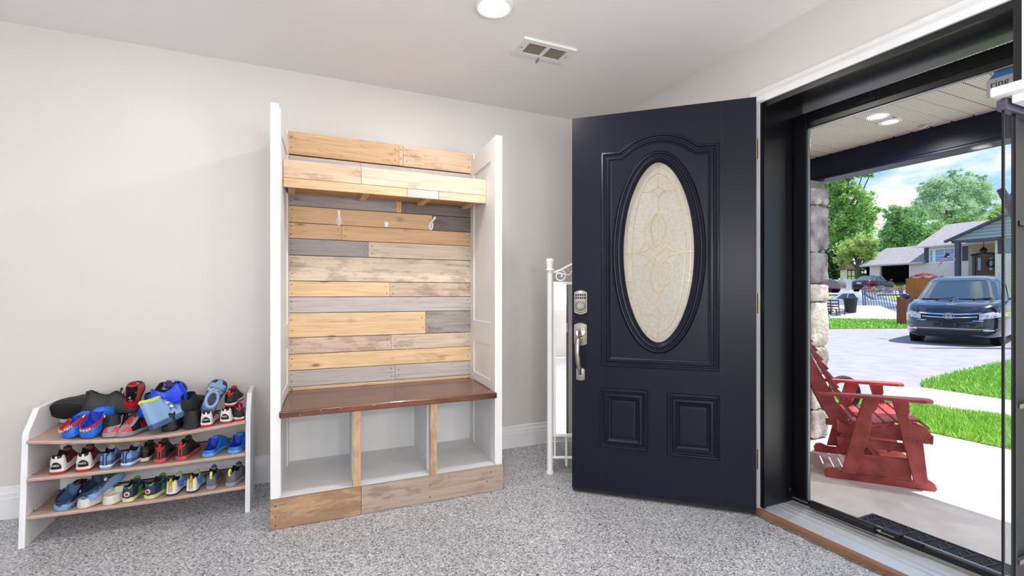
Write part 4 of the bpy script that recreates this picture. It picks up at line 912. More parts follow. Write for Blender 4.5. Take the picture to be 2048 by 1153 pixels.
# ================================================================== PORCH
conc = mat('porch_concrete', srgb(234, 224, 220), .85, vcol2=srgb(220, 210, 206), vscale=5, bump=.35, bscale=120)
PZ = -.10
b = MB().prism([(2.366, -4), (5.05, -4), (5.03, 1.9), (5.02, 2.35), (5.3, 7.2), (2.366, 7.2)], -.3, PZ, 'z'); struct('porch_slab', b, conc)
struct('facade_wall', MB().box(2.37, 2.44, 1.77, 7.2, PZ, 2.24).box(2.37, 2.44, -4, .70, PZ, 2.24).box(2.37, 2.44, .70, 1.77, 2.075, 2.24).box(2.37, 2.44, .70, 1.77, PZ, .0), mat('facade_render', srgb(150, 145, 140), .9, bump=.4))
def m_soffit():
    m = mat('vented_soffit', srgb(220, 216, 208), .55); t = m.node_tree; bs = t.nodes['Principled BSDF']; c = N(t, 'ShaderNodeTexCoord'); s = N(t, 'ShaderNodeSeparateXYZ'); t.links.new(c.outputs['Object'], s.inputs[0])
    def fr(o, k, th, less=True):
        a = N(t, 'ShaderNodeMath', operation='MULTIPLY'); a.inputs[1].default_value = k; t.links.new(o, a.inputs[0]); f = N(t, 'ShaderNodeMath', operation='FRACT'); t.links.new(a.outputs[0], f.inputs[0])
        l = N(t, 'ShaderNodeMath', operation='LESS_THAN'); l.inputs[1].default_value = th; t.links.new(f.outputs[0], l.inputs[0]); return l.outputs[0]
    h1 = fr(s.outputs[0], 46, .55); h2 = fr(s.outputs[1], 70, .5)
    g = N(t, 'ShaderNodeMath', operation='MULTIPLY'); t.links.new(h1, g.inputs[0]); t.links.new(h2, g.inputs[1])
    mx = N(t, 'ShaderNodeMixRGB'); sc_ = N(t, 'ShaderNodeMath', operation='MULTIPLY'); sc_.inputs[1].default_value = .75; t.links.new(g.outputs[0], sc_.inputs[0]); t.links.new(sc_.outputs[0], mx.inputs[0]); mx.inputs[1].default_value = (*srgb(226, 222, 214), 1); mx.inputs[2].default_value = (*srgb(60, 58, 56), 1)
    t.links.new(mx.outputs[0], bs.inputs['Base Color']); return m
CZ = 2.25
rows = []; y = -4.0; k = 0; prof_ = []
while y < 7.2:
    prof_ += [(y, CZ), (y + .004, CZ + .012), (y + .014, CZ + .012), (y + .018, CZ)]
    y += .115
b = MB(); b.prism([(a, z) for a, z in prof_] + [(7.2, CZ), (7.2, CZ + .03), (-4, CZ + .03)], 2.37, 4.10, 'x'); struct('porch_ceiling', b, m_soffit())
struct('porch_beam', MB().bbox(4.03, 4.17, -4, 7.2, 2.075, 2.30, .006).bbox(4.015, 4.185, -4, 7.2, 2.055, 2.074, .004), mat('beam_dark', srgb(14, 21, 48), .4, spec=.3))
struct('porch_roof', MB().box(2.3, 4.5, -4, 7.2, 2.31, 2.5), mat('roofing', srgb(70, 70, 74), .9))
p = PG(1780, 243, CZ)
for dyy in (0, -1.7, 1.7):  # the two outer downlights are added to brighten the shaded porch
  t = thing('porch_downlight', (p.x, p.y + dyy, CZ), 'round white downlight in the porch ceiling' if dyy == 0 else 'added round white porch downlight outside the view', 'lamp', None if dyy == 0 else 'added porch downlights outside the view', world=False)
  ld = bpy.data.lights.new('porch_bulb', 'SPOT'); ld.energy = 42; ld.spot_size = R(165); ld.spot_blend = .6; ld.shadow_soft_size = .055; ld.color = (1, .97, .95); lo = bpy.data.objects.new('porch_bulb', ld); COL.objects.link(lo); lo.location = (0, 0, -.03); lo.parent = t
  MB().lathe([(.068, .0), (.066, -.005), (.062, -.006)], 32).build('trim_ring', M['white'], t, smooth=True)
  MB().lathe([(.062, -.0055), (.002, -.0075)], 32).build('lens', mat('off_lens', srgb(240, 244, 250), .3, emit=((.9, .95, 1), .55)), t, smooth=True)
for k, (px, py, lb) in enumerate([(1852, 251, 'white hook on the porch ceiling edge to the right of the downlight'), (1625, 306, 'white hook on the porch beam at the left edge of the storm glass')]):
    p = PX_(px, py, 4.028) if k else PG(px, py, CZ - .006); m = MB()
    m.tube([p + Vector((0, -.045, .0)), p + Vector((0, -.01, .002)), p + Vector((-.006, .004, -.010)), p + Vector((-.004, .03, -.012)), p + Vector((0, .045, 0)), p + Vector((0, .03, .008)), p + Vector((0, .008, -.002))], .005, 8)
    solo('ceiling_hook', m, M['white'], lb, 'hook', smooth=True)
# stone column
def stone_mat(c1, c2, sc): return mat('stone_%d' % sc, srgb(*c1), .9, vcol2=srgb(*c2), vscale=sc, bump=1.0, bscale=34)
st_m = [stone_mat((214, 208, 202), (176, 170, 166), 9), stone_mat((196, 190, 188), (128, 122, 124), 7), stone_mat((222, 214, 198), (190, 184, 176), 6), stone_mat((160, 154, 158), (104, 98, 106), 8)]
sc_ = thing('stone_column', (3.98, 2.82, PZ), 'rough fieldstone porch column at the left edge of the storm glass', 'column')
MB().box(3.84, 4.12, 2.675, 3.01, PZ, 2.050).build('mortar_core', mat('mortar', srgb(160, 154, 148), .95, bump=.5), sc_, world=True)
rnd = random.Random(11)
def stone(cx_, cy_, cz_, sx, sy, sz, mt):
    bm = bmesh.new(); bmesh.ops.create_cube(bm, size=1); bmesh.ops.subdivide_edges(bm, edges=bm.edges[:], cuts=9, use_grid_fill=True)
    o_ = Vector((rnd.uniform(0, 50),) * 3)
    for v in bm.verts:
        q = v.co.copy(); l = max(abs(q.x), abs(q.y), abs(q.z)); s2 = (abs(q.x * 2) ** 8 + abs(q.y * 2) ** 8 + abs(q.z * 2) ** 8) ** .125
        q = q * (1 / s2) if s2 > 0 else q; nn = noise.noise(q * 2.6 + o_) * .14 + noise.noise(q * 9 + o_) * .09
        v.co = Vector((cx_ + q.x * (1 + nn) * sx, cy_ + q.y * (1 + nn) * sy, cz_ + q.z * (1 + nn) * sz))
    m = MB(); m.add([v.co[:] for v in bm.verts], [[v.index for v in f.verts] for f in bm.faces]); bm.free()
    m.build('stone', mt, sc_, world=True, smooth=True)
z = PZ
for hgt in (.24, .30, .22, .38, .14, .26, .40, .14):
    if z + hgt > 2.05: hgt = 2.05 - z
    if hgt < .05: break
    for side_ in ((2.655, 0), (2.99, 1)):
        pass
    n_ = 2 if hgt < .2 else 1
    for i in range(n_):
        wy = .40 / n_; stone(3.855, 2.66 + wy * (i + .5), z + hgt / 2, .10, wy * .97, hgt * .97, rnd.choice(st_m))
        stone(4.105, 2.66 + wy * (i + .5), z + hgt / 2, .10, wy * .97, hgt * .97, rnd.choice(st_m))
        stone(3.98, 2.675, z + hgt / 2, .22, .12, hgt * .97, rnd.choice(st_m)); stone(3.98, 3.01, z + hgt / 2, .22, .11, hgt * .97, rnd.choice(st_m)) if i == 0 else None
    z += hgt
# doormat
dm = thing('doormat', (2.66, 1.3, PZ), 'dark rubber doormat with raised leaf pattern, on the porch outside the storm door', 'doormat')
dx0, dx1, dy0, dy1 = 2.50, 2.865, .86, 1.60
m = MB(); m.bbox(dx0, dx1, dy0, dy1, PZ, PZ + .008, .003); m.build('base', M['rubber'], dm, world=True)
m = MB(); mg = mat('mat_grey', srgb(72, 74, 88), .6)
for (a, c, p, q) in [(dx0 + .012, dx1 - .012, dy0 + .012, dy0 + .02), (dx0 + .012, dx1 - .012, dy1 - .02, dy1 - .012), (dx0 + .012, dx0 + .02, dy0 + .02, dy1 - .02), (dx1 - .02, dx1 - .012, dy0 + .02, dy1 - .02)]: m.box(a, c, p, q, PZ + .008, PZ + .012)
for i in range(9):
    yc = dy0 + .05 + i * .078
    for j in range(5):
        xx = dx0 + .03 + j * .066; m.tube([(xx, yc, PZ + .009), (xx + .03, yc + .02 + .004 * j, PZ + .011), (xx + .055, yc + .045, PZ + .009)], [.002, .004, .002], 6)
    m.tube([(dx1 - .03, yc, PZ + .010), (dx0 + .03, yc + .05, PZ + .010)], .003, 6)
m.build('leaf_pattern', mg, dm, world=True)

# ================================================================== GLIDER CHAIRS
def chair(loc, F, label, second=False):
    t = thing('glider_chair', loc, label, 'porch chair', 'red wooden porch gliders', world=False)
    Fv = Vector((F[0], F[1], 0)).normalized(); Wv = Vector((-Fv.y, Fv.x, 0))
    t.rotation_euler = Matrix((Fv, Wv, Vector((0, 0, 1)))).transposed().to_euler()
    wd = .62; mt = M['red_wood']
    def part(name, f, bev=.003, par=None):
        m = MB(); f(m); o = m.build(name, mt, par or t); bv = o.modifiers.new('b', 'BEVEL'); bv.width = bev; bv.segments = 2; bv.limit_method = 'ANGLE'; return o
    for s in (0, 1):
        y0, y1 = (0, .028) if s == 0 else (wd - .028, wd)
        ay0, ay1 = (-.045, .050) if s == 0 else (wd - .050, wd + .045)
        ly0, ly1 = (-.024, 0) if s == 0 else (wd, wd + .024)
        part('base_rail', lambda m: m.prism([(-.01, 0), (.55, 0), (.562, .015), (.55, .045), (.52, .066), (.47, .060), (.43, .045), (.08, .045), (.03, .064), (.0, .058), (-.015, .03)], y0, y1, 'y'))
        part('front_leg', lambda m: m.prism([(.337, .535), (.419, .535), (.424, .48), (.415, .44), (.44, .40), (.486, .316), (.512, .05), (.445, .045), (.387, .303), (.372, .40), (.358, .455)], ly0, ly1, 'y'))
        part('rear_leg', lambda m: m.prism([(.19, .535), (.275, .535), (.262, .48), (.235, .44), (.232, .37), (.221, .30), (.150, .05), (.074, .045), (.139, .331)], ly0, ly1, 'y'))
        part('armrest', lambda m: m.prism([(-.05, ay0 + .02), (.50, ay0), (.535, ay0 + .015), (.54, (ay0 + ay1) / 2), (.535, ay1 - .015), (.50, ay1), (-.05, ay1 - .02)], .535, .555, 'z'))
        part('side_board', lambda m: m.prism([(.13, .045), (.44, .045), (.43, .178), (.165, .17)], y0 + .002, y1 - .006, 'y'))
        part('glide_bar', lambda m: m.prism([(.06, .215), (.49, .205), (.49, .262), (.06, .262)], y0 + (.03 if s == 0 else -.03), y1 + (.03 if s == 0 else -.03), 'y'))
        part('seat_rail', lambda m: m.prism([(.06, .295), (.20, .285), (.53, .275), (.55, .30), (.545, .33), (.52, .37), (.47, .395), (.36, .37), (.22, .335), (.10, .35), (.05, .38)], y0 + (.030 if s == 0 else -.030), y1 + (.030 if s == 0 else -.030), 'y'))
        part('back_upright', lambda m: m.prism([(.155, .29), (.10, .27), (.03, .34), (-.20, .83), (-.245, 1.0), (-.19, 1.02), (-.12, .86), (.06, .48), (.12, .37)], y0 + (.058 if s == 0 else -.058), y1 + (.058 if s == 0 else -.058), 'y'))
        m = MB()
        for x, z in [(.20, .30), (.225, .285), (.42, .315), (.465, .295)]: m.ell((x, ly0 if s == 0 else ly1, z), (.007, .004, .007), 10, 6)
        m.build('bolt_head', M['red_wood'], t, smooth=True)
    def zseat(x): return interp([(.10, .372), (.2, .352), (.36, .385), (.47, .410), (.52, .385), (.55, .335)], x)
    for x in (.155, .215, .275, .335, .395, .455, .51):
        part('seat_slat', lambda m: m.hexa([(x - .024, .03, zseat(x - .024) - .002), (x + .024, .03, zseat(x + .024) - .002), (x + .024, wd - .03, zseat(x + .024) - .002), (x - .024, wd - .03, zseat(x - .024) - .002),
                                      (x - .024, .03, zseat(x - .024) + .016), (x + .024, .03, zseat(x + .024) + .016), (x + .024, wd - .03, zseat(x + .024) + .016), (x - .024, wd - .03, zseat(x - .024) + .016)]))
    A, B_ = Vector((.135, 0, .40)), Vector((-.175, 0, 1.02)); dd = (B_ - A).normalized(); nn = Vector((dd.z, 0, -dd.x))
    for i in range(11):
        p = A + (B_ - A) * (i / 10.6); q = p + dd * .046
        o0, o1 = nn * .004, nn * .020
        part('back_slat', lambda m: m.hexa([tuple(v + Vector((0, yy, 0))) for v, yy in [(p + o0, .02), (p + o1 + nn * .006, .02), (p + o1 + nn * .006, wd - .02), (p + o0, wd - .02), (q + o0, .02), (q + o1 - nn * .004, .02), (q + o1 - nn * .004, wd - .02), (q + o0, wd - .02)]]), .002)
    part('front_apron', lambda m: m.hexa([(.535, .03, .275), (.55, .03, .275), (.55, wd - .03, .275), (.535, wd - .03, .275), (.535, .03, .33), (.552, .03, .33), (.552, wd - .03, .33), (.535, wd - .03, .33)]))
    part('cross_rail', lambda m: m.box(.29, .33, .028, wd - .028, .06, .12))
    return t
ch = chair((3.186, 2.05, PZ), (.640, -.768), 'red slatted wooden glider chair on the porch, seen whole from the side')
c2 = copy_tree(ch); c2.location = (3.02, 2.62, PZ); c2.rotation_euler.z += R(28); c2['label'] = 'red slatted glider chair mostly hidden behind the nearer one at the glass edge'
# wheel behind the chair
q = PD(1686, 790, 4.95); wl = thing('wheel', (q.x, q.y, -.10), 'small wheel with black tyre and orange-red rim behind the porch chair', 'wheel')
Mw = Matrix.Translation((q.x, q.y, .09)) @ Matrix.Rotation(R(-22), 4, 'Z') @ Matrix.Rotation(R(90), 4, 'X')
def ring_(r, n=32): return [(r * math.cos(6.2832 * k / n), r * math.sin(6.2832 * k / n), 0) for k in range(n)]
m = MB(); m.tube(ring_(.155), .028, 10, closed=True, M=Mw); m.build('tyre', M['rubber'], wl, world=True, smooth=True)
m = MB(); m.tube(ring_(.122), .010, 8, closed=True, M=Mw); m.build('rim', mat('orange_rim', srgb(226, 66, 40), .4), wl, world=True, smooth=True)
m = MB(); m.tube([(0, 0, -.03), (0, 0, .03)], .016, 10, M=Mw)
for k in range(14): a = 6.2832 * k / 14; m.tube([(0, 0, .02 * (-1) ** k), (.12 * math.cos(a), .12 * math.sin(a), 0)], .0015, 4, M=Mw)
m.build('spokes', M['chrome'], wl, world=True)
M['cream'] = mat('cream_trim', srgb(226, 214, 200), .6)
# ================================================================== GROUND OUTSIDE
asph = mat('driveway_asphalt', srgb(176, 170, 178), .9, vcol2=srgb(160, 156, 164), vscale=3, bump=.3, bscale=60)
grass_g = mat('lawn_soil', srgb(92, 132, 52), .95, vcol2=srgb(116, 156, 66), vscale=4, bump=.6, bscale=60)
blade = mat('grass_blades', srgb(184, 224, 104), .6, vcol2=srgb(146, 200, 76), vscale=9)
# driveway, street, bank and far yard as one rising terrain; each surface its own mesh
def sheet(poly, z, nm, mt, th=.02): return struct(nm, MB().prism(poly, z - th, z, 'z'), mt)
sheet([(5.0, -8), (36.5, -8), (36.5, 60), (2.366, 60), (2.366, 7.2), (5.3, 7.2), (5.0, 2.3)], -.115, 'driveway', asph)
near = [(5.055, -2), (6.20, -2), (6.22, 2.2), (6.36, 2.36), (6.18, 2.67), (6.28, 3.13), (6.16, 3.40), (5.6, 3.9), (5.06, 3.9), (5.03, 2.35)]
up = [(7.42, -2), (14, -2), (14, 4.35), (11.4, 4.25), (9.3, 4.02), (7.8, 3.75), (7.42, 3.55)]
far = [(17.6, 11.3), (20.4, 10.25), (26.9, 7.5), (28.5, 13.2), (26.6, 17.6), (22, 24), (15, 20)]
sheet(near, -.095, 'lawn_near', grass_g); sheet(up, -.095, 'lawn_upper', grass_g); sheet(far, -.095, 'lawn_far', grass_g)
sheet([(6.2, -2), (7.42, -2), (7.42, 3.55), (7.1, 3.7), (6.16, 3.40), (6.28, 3.13), (6.18, 2.67), (6.36, 2.36), (6.22, 2.2)], -.098, 'walkway', mat('walk_concrete', srgb(206, 196, 190), .9, bump=.4, bscale=80), .018)
def inpoly(p, poly):
    c = False
    for i in range(len(poly)):
        a, b_ = poly[i - 1], poly[i]
        if (a[1] > p[1]) != (b_[1] > p[1]) and p[0] < (b_[0] - a[0]) * (p[1] - a[1]) / (b_[1] - a[1]) + a[0]: c = not c
    return c
def blades(poly, n, h, wd, lab, seed, bbx):
    rnd = random.Random(seed); m = MB(); k = 0
    while k < n:
        x, y = rnd.uniform(bbx[0], bbx[1]), rnd.uniform(bbx[2], bbx[3])
        if not inpoly((x, y), poly): continue
        k += 1; a = rnd.uniform(0, 6.28); hh = h * rnd.uniform(.5, 1.1); l = rnd.uniform(-.7, .7) * hh; l2 = rnd.uniform(-.7, .7) * hh
        ca, sa = math.cos(a) * wd, math.sin(a) * wd
        m.add([(x - ca, y - sa, -.096), (x + ca, y + sa, -.096), (x + l, y + l2, -.096 + hh)], [(0, 1, 2)])
    solo('grass', m, blade, lab, 'grass', kind='stuff')
blades(near, 22000, .055, .006, 'short green grass of the strip between the porch and the walkway', 1, (5.0, 6.4, .9, 3.9))
blades(up, 22000, .065, .010, 'green grass of the lawn between the walkway and the driveway', 2, (7.4, 13.5, 1.5, 4.4))
blades(far, 14000, .10, .03, 'sunlit grass strip beyond the driveway', 3, (15, 28.5, 8, 24))
# bank and the yard across the street
m = MB(); rows = []
def tz(x, y): return interp([(36.4, -.12), (38, .25), (40.5, 1.28), (48, 1.42), (51, 1.9), (56, 2.5), (120, 3.5)], x)
for i in range(30):
    x = 36.4 + (120 - 36.4) * (i / 29) ** 2; rows.append([(x, y, tz(x, y)) for y in (-20, 10, 19, 24, 30, 60)])
struct('far_yard', m.grid(rows), mat('yard_green', srgb(140, 170, 92), .95, vcol2=srgb(168, 186, 118), vscale=.6))
rows = []
for i in range(12):
    x = 40.2 + i * .95; rows.append([(x, y, tz(x, y) + .03) for y in (20.0 if x < 47 else 21.0, 23, 27, 34)])
struct('neighbour_driveway', MB().grid(rows), asph)

# ================================================================== VEHICLES
def sellipse(a, b_, n, N_=48, c=(0, 0)):
    out = []
    for k in range(N_):
        t = 2 * math.pi * k / N_; ct, st_ = math.cos(t), math.sin(t)
        out.append((c[0] + a * abs(ct) ** (2 / n) * (1 if ct >= 0 else -1), c[1] + b_ * abs(st_) ** (2 / n) * (1 if st_ >= 0 else -1)))
    return out
def car(name, loc, yaw, label, cat, P, paint, group=None):
    t = thing(name, loc, label, cat, group, world=False); t.rotation_euler = (0, 0, yaw)
    L, Wd = P['L'], P['W']; a, bb = L / 2, Wd / 2; n = P.get('n', 4.5); z0 = P['z0']; hood = P['hood']
    def top(x): return interp(hood, a - x)
    m = MB(); lv = [(0, .90, .97), (.06, .96, .99), (.3, 1.0, 1.0), (.55, 1.0, 1.0), (.8, .985, .985), (.93, .965, .96), (1.0, .93, .93)]
    rings = []
    for s, kb, ka in lv:
        rings.append([(x, y, z0 + s * (top(x) - z0)) for x, y in sellipse(a * ka, bb * kb, n)])
    for kb in (.80, .55, .28, .02):
        rings.append([(x, y, top(x) + .03 * (1 - kb)) for x, y in sellipse(a * .93 * (.985 + .015 * kb), bb * kb, n)])
    m.loft(rings); body = m.build('body', paint, t, smooth=True, angle=60)
    g = P['gh']      # greenhouse levels: (z, front x, rear x, half width)
    m = MB(); gr_ = []
    for z, fx, rx, hw in g: gr_.append([(x, y, z) for x, y in sellipse((fx - rx) / 2, hw, 5, 48, ((fx + rx) / 2, 0))])
    m.loft(gr_); m.build('cabin', paint, t, smooth=True, angle=50)
    def gp_(s, y=None, x=None, off=.012, side=1):
        z = g[0][0] + s * (g[1][0] - g[0][0]); fx = g[0][1] + s * (g[1][1] - g[0][1]); rx = g[0][2] + s * (g[1][2] - g[0][2]); hw = g[0][3] + s * (g[1][3] - g[0][3]); c = (fx + rx) / 2; A = (fx - rx) / 2
        if y is not None: yy = y * hw; return (c + side * A * (1 - min(.999, abs(y)) ** 5) ** .2 + side * off, yy, z + off * .6)
        xx = rx + x * (fx - rx); u = min(.999, abs((xx - c) / A)); return (xx, side * (hw * (1 - u ** 5) ** .2 + off), z + off * .4)
    for sd_, nm in ((1, 'windshield'), (-1, 'rear_window')):
        m = MB(); m.grid([[gp_(s, y=y, side=sd_) for y in [-.88 + 1.76 * i / 14 for i in range(15)]] for s in (.06, .3, .6, .94)]); m.build(nm, M['carglass'], t, smooth=True)
    for sd_ in (1, -1):
        for (xa, xb) in P['win']:
            m = MB(); m.grid([[gp_(s, x=xa + (xb - xa) * i / 6 + (P.get('rake', 0) * (s - .5)), side=sd_) for i in range(7)] for s in (.12, .5, .9)]); m.build('side_window', M['carglass'], t, smooth=True)
    for wx in P['wheels']:
        for sd_ in (1, -1):
            r = P['wr']; Mw = Matrix.Translation((wx, sd_ * (bb - .25), r)) @ Matrix.Rotation(R(90), 4, 'X')
            m = MB(); m.lathe([(r * .62, -.11), (r * .93, -.11), (r, -.07), (r, .07), (r * .93, .11), (r * .62, .11)], 28, Mw); wo = m.build('wheel', M['rubber'], t, smooth=True, angle=35)
            m = MB(); sgn = -sd_
            m.lathe([(r * .62, sgn * .112), (r * .58, sgn * .10), (r * .2, sgn * .085), (.01, sgn * .10)], 28, Mw)
            for k in range(7):
                a_ = 6.2832 * k / 7; m.tube([tuple(Vector((r * .12 * math.cos(a_), r * .12 * math.sin(a_), sgn * .105))), tuple(Vector((r * .6 * math.cos(a_), r * .6 * math.sin(a_), sgn * .115)))], r * .06, 6, M=Mw)
            m.build('rim', P.get('rim', M['chrome']), wo, smooth=True)
            m = MB(); m.lathe([(r * 1.13, sgn * .06), (r * 1.13, sgn * .123), (r * 1.02, sgn * .123)], 28, Mw); m.build('wheel_arch', M['blackm'], t)
    def fp(y, z, off=.01, end=1):          # a point on the nose (or tail) surface
        s = (z - z0) / max(.05, top(end * a * .95) - z0); s = max(0, min(1, s)); kb = interp([(q[0], q[1]) for q in lv], s); ka = interp([(q[0], q[2]) for q in lv], s)
        u = min(.999, abs(y) / (bb * kb)); x = a * ka * (1 - u ** n) ** (1 / n); return (end * (x + off), y + (off if abs(y) > bb * .7 else 0) * (1 if y > 0 else -1), z)
    def patch(nm, ys, zb, zt, mt, off=.012, end=1, par=None):
        m = MB(); rows = []
        k = 10
        for j in range(4):
            row = []
            for i in range(k + 1):
                y = ys[0] + (ys[1] - ys[0]) * i / k; b0 = zb(y) if callable(zb) else zb; t0 = zt(y) if callable(zt) else zt
                row.append(fp(y, b0 + (t0 - b0) * j / 3, off, end))
            rows.append(row)
        m.grid(rows); return m.build(nm, mt, par or t, smooth=True)
    # mirrors
    for sd_ in (1, -1):
        m = MB(); mxp = g[0][1] - .35; m.ell((mxp, sd_ * (g[0][3] + .17), g[0][0] + .10), (.07, .12, .085), 14, 8); m.tube([(mxp, sd_ * (g[0][3] - .02), g[0][0] + .04), (mxp, sd_ * (g[0][3] + .12), g[0][0] + .07)], .025, 8); m.build('side_mirror', paint, t, smooth=True)
    m = MB()
    for sd_ in (1, -1): m.tube([gp_(.45 - .22 * (k / 4), x=.0 if False else .5, side=sd_) for k in range(1)] * 2, .001, 4) if False else None
    return t, patch, fp, top, gp_
lamp_g = mat('headlamp_lens', srgb(214, 214, 216), .12, coat=1, vcol2=srgb(170, 172, 178), vscale=12); amber = mat('amber_lens', srgb(226, 150, 110), .2); tail = mat('tail_lens', srgb(170, 24, 30), .2, coat=1)
van_p = mat('van_midnight_blue', srgb(26, 32, 58), .18, spec=.6, coat=1, metal=.3)
VC = PD(1897, 600, 11.75)
vy = R(-164); hv = Vector((math.cos(vy), math.sin(vy), 0)); VL = 5.1
van, patch, fp, top, gp_ = car('minivan', (VC.x - hv.x * VL / 2, VC.y - hv.y * VL / 2, -.115), vy, 'dark blue minivan parked on the driveway facing the porch', 'car',
    dict(L=VL, W=2.0, n=4.2, z0=.20, hood=[(0, .80), (.12, .90), (.4, 1.0), (1.1, 1.10), (1.6, 1.12), (5.1, 1.12)],
         gh=[(1.08, 1.50, -2.46, .93), (1.60, .72, -2.25, .76), (1.69, .45, -2.1, .66), (1.74, .10, -1.9, .45), (1.755, -.2, -1.5, .1)], win=[(.40, .62), (.64, .80), (.10, .37)], rake=-.10, wheels=(1.50, -1.45), wr=.33), van_p)
zt_h = lambda y: .80 + .045 * (abs(y) - .55) / .3
for sg in (1, -1):
    hl = patch('headlight', (sg * .53, sg * .97), lambda y: .63 + .10 * (abs(y) - .53) / .44, lambda y: .765 + .12 * (abs(y) - .53) / .44, lamp_g, .016)
    m = MB()
    for y_, r_ in ((.66, .036), (.76, .040)):
        q = fp(sg * y_, .735, .020); m.lathe([(r_, 0), (r_ * .8, .006), (.004, .003)], 16, Matrix.Translation(q) @ Matrix.Rotation(R(90), 4, 'Y'))
    m.build('bulb_ring', M['chrome'], hl, smooth=True)
    patch('turn_lamp', (sg * .84, sg * .96), .775, .81, amber, .020, par=hl)
    patch('fog_lamp', (sg * .60, sg * .80), .375, .40, M['chrome'], .02)
gr_ = patch('grille', (-.56, .56), lambda y: .56 + .08 * (abs(y) / .56) ** 2, .795, M['blackm'], .014)
for zb, hh, w_ in ((.740, .030, .56), (.665, .024, .50)):
    patch('chrome_bar', (-w_, w_), lambda y: zb + .03 * (abs(y) / .56) ** 2, lambda y: zb + hh + .03 * (abs(y) / .56) ** 2, M['chrome'], .026, par=gr_)
patch('chrome_bar', (-.60, -.42), .60, .615, M['chrome'], .02, par=gr_); patch('chrome_bar', (.42, .60), .60, .615, M['chrome'], .02, par=gr_)
q = fp(0, .71, .030); m = MB()
m.tube([(q[0] + .006, y * 1.0, .71 + z) for y, z in [(-.088, .060), (-.095, .01), (-.072, -.055), (0, -.068), (.072, -.055), (.095, .01), (.088, .060), (0, .072)]], .008, 6, closed=True)
for sg in (1, -1): m.hexa([(q[0], sg * .024, .655), (q[0], sg * .052, .655), (q[0] + .014, sg * .052, .655), (q[0] + .014, sg * .024, .655), (q[0], sg * .034, .768), (q[0], sg * .070, .768), (q[0] + .014, sg * .070, .768), (q[0] + .014, sg * .034, .768)])
m.box(q[0], q[0] + .012, -.034, .034, .698, .720); m.build('emblem', M['chrome'], gr_)
patch('lower_intake', (-.62, .62), .27, .36, M['blackm'], .012)
patch('bumper_trim', (-.85, .85), .405, .415, M['chrome'], .014)
m = MB(); q = fp(0, .50, .02); m.bbox(q[0], q[0] + .02, -.16, .16, .44, .56, .004); pb = m.build('plate_bracket', M['blackm'], van)
m = MB()
for y in (-.12, .12): m.box(q[0] + .02, q[0] + .026, y - .02, y + .02, .46, .54)
m.build('bracket_pad', mat('bracket_grey', srgb(50, 54, 80), .5), pb)
for y0_, y1_ in ((-.75, -.05), (.05, .72)):
    m = MB(); m.tube([gp_(.05, y=y0_, off=.03), gp_(.04, y=(y0_ + y1_) / 2, off=.04), gp_(.10, y=y1_, off=.03)], .010, 6); m.build('wiper', M['blackm'], van, smooth=True)
m = MB()
for y in (-.35, .35): m.ell((VL / 2 - .95, y, top(VL / 2 - .95) + .035), (.02, .03, .012), 8, 6)
m.build('washer_nozzle', M['blackm'], van, smooth=True)

SED = dict(L=4.8, W=1.82, n=4.5, z0=.18, hood=[(0, .68), (.3, .80), (1.3, .95), (3.8, 1.0), (4.5, .98), (4.8, .92)], gh=[(.93, 1.15, -1.9, .84), (1.38, .25, -1.0, .66), (1.44, -.05, -.7, .5), (1.46, -.2, -.5, .1)], win=[(.46, .68), (.20, .43)], rake=-.06, wheels=(1.45, -1.4), wr=.33)
q = PD(1747, 575, 43.5); sy = math.atan2(-.25, 1)
s1, pt_, f_, tp_, g_ = car('sedan', (q.x, q.y, 1.44), R(4), 'black sedan seen from behind, parked in front of the open garage', 'car', SED, mat('sedan_black', srgb(18, 20, 30), .2, coat=1))
for sg in (1, -1): pt_('tail_light', (sg * .55, sg * .86), .72, .86, tail, .015, -1)
pt_('license_plate', (-.2, .2), .70, .80, M['white'], .02, -1)
q = PD(1735, 600, 31.5)
SIL = dict(SED, win=[(.46, .68), (.20, .43)])
car('hatchback', (32.4, 18.6, -.11), R(-92), 'silver-white car on the street, low behind the leaning metal fence', 'car', SIL, mat('silver_paint', srgb(214, 216, 222), .25, coat=1, metal=.2))
TRK = dict(L=5.4, W=1.9, n=5.5, z0=.35, hood=[(0, .95), (.2, 1.10), (1.4, 1.18), (5.4, 1.2)], gh=[(1.12, .95, -1.1, .86), (1.66, .35, -1.0, .70), (1.74, .1, -.85, .55), (1.76, -.1, -.6, .1)], win=[(.55, .85), (.15, .5)], rake=-.05, wheels=(1.7, -1.6), wr=.40)
q = PD(1687, 575, 41.5)
car('pickup_truck', (q.x - .46, q.y + 2.65, tz(q.x - .5, 0) + .02), R(-80), 'brown pickup truck at the left of the neighbour driveway', 'truck', TRK, mat('truck_brown', srgb(122, 108, 104), .3, coat=.6))

# ================================================================== CLUTTER BEYOND THE DRIVEWAY
GZ = -.095
def frame(px, py, d):      # local frame facing the camera at a place on the ground
    q = PD(px, py, d); return Vector((q.x, q.y, GZ))
cdr = Vector((CS, -SN, 0)); cdf = Vector((SN, CS, 0))     # rightwards / away across the yard
def cq(o, r_, f_, z): return tuple(o + cdr * r_ + cdf * f_ + Vector((0, 0, z)))
def cbox(m, o, r0, r1, f0, f1, z0, z1): return m.hexa([cq(o, r0, f0, z0), cq(o, r1, f0, z0), cq(o, r1, f1, z0), cq(o, r0, f1, z0), cq(o, r0, f0, z1), cq(o, r1, f0, z1), cq(o, r1, f1, z1), cq(o, r0, f1, z1)])
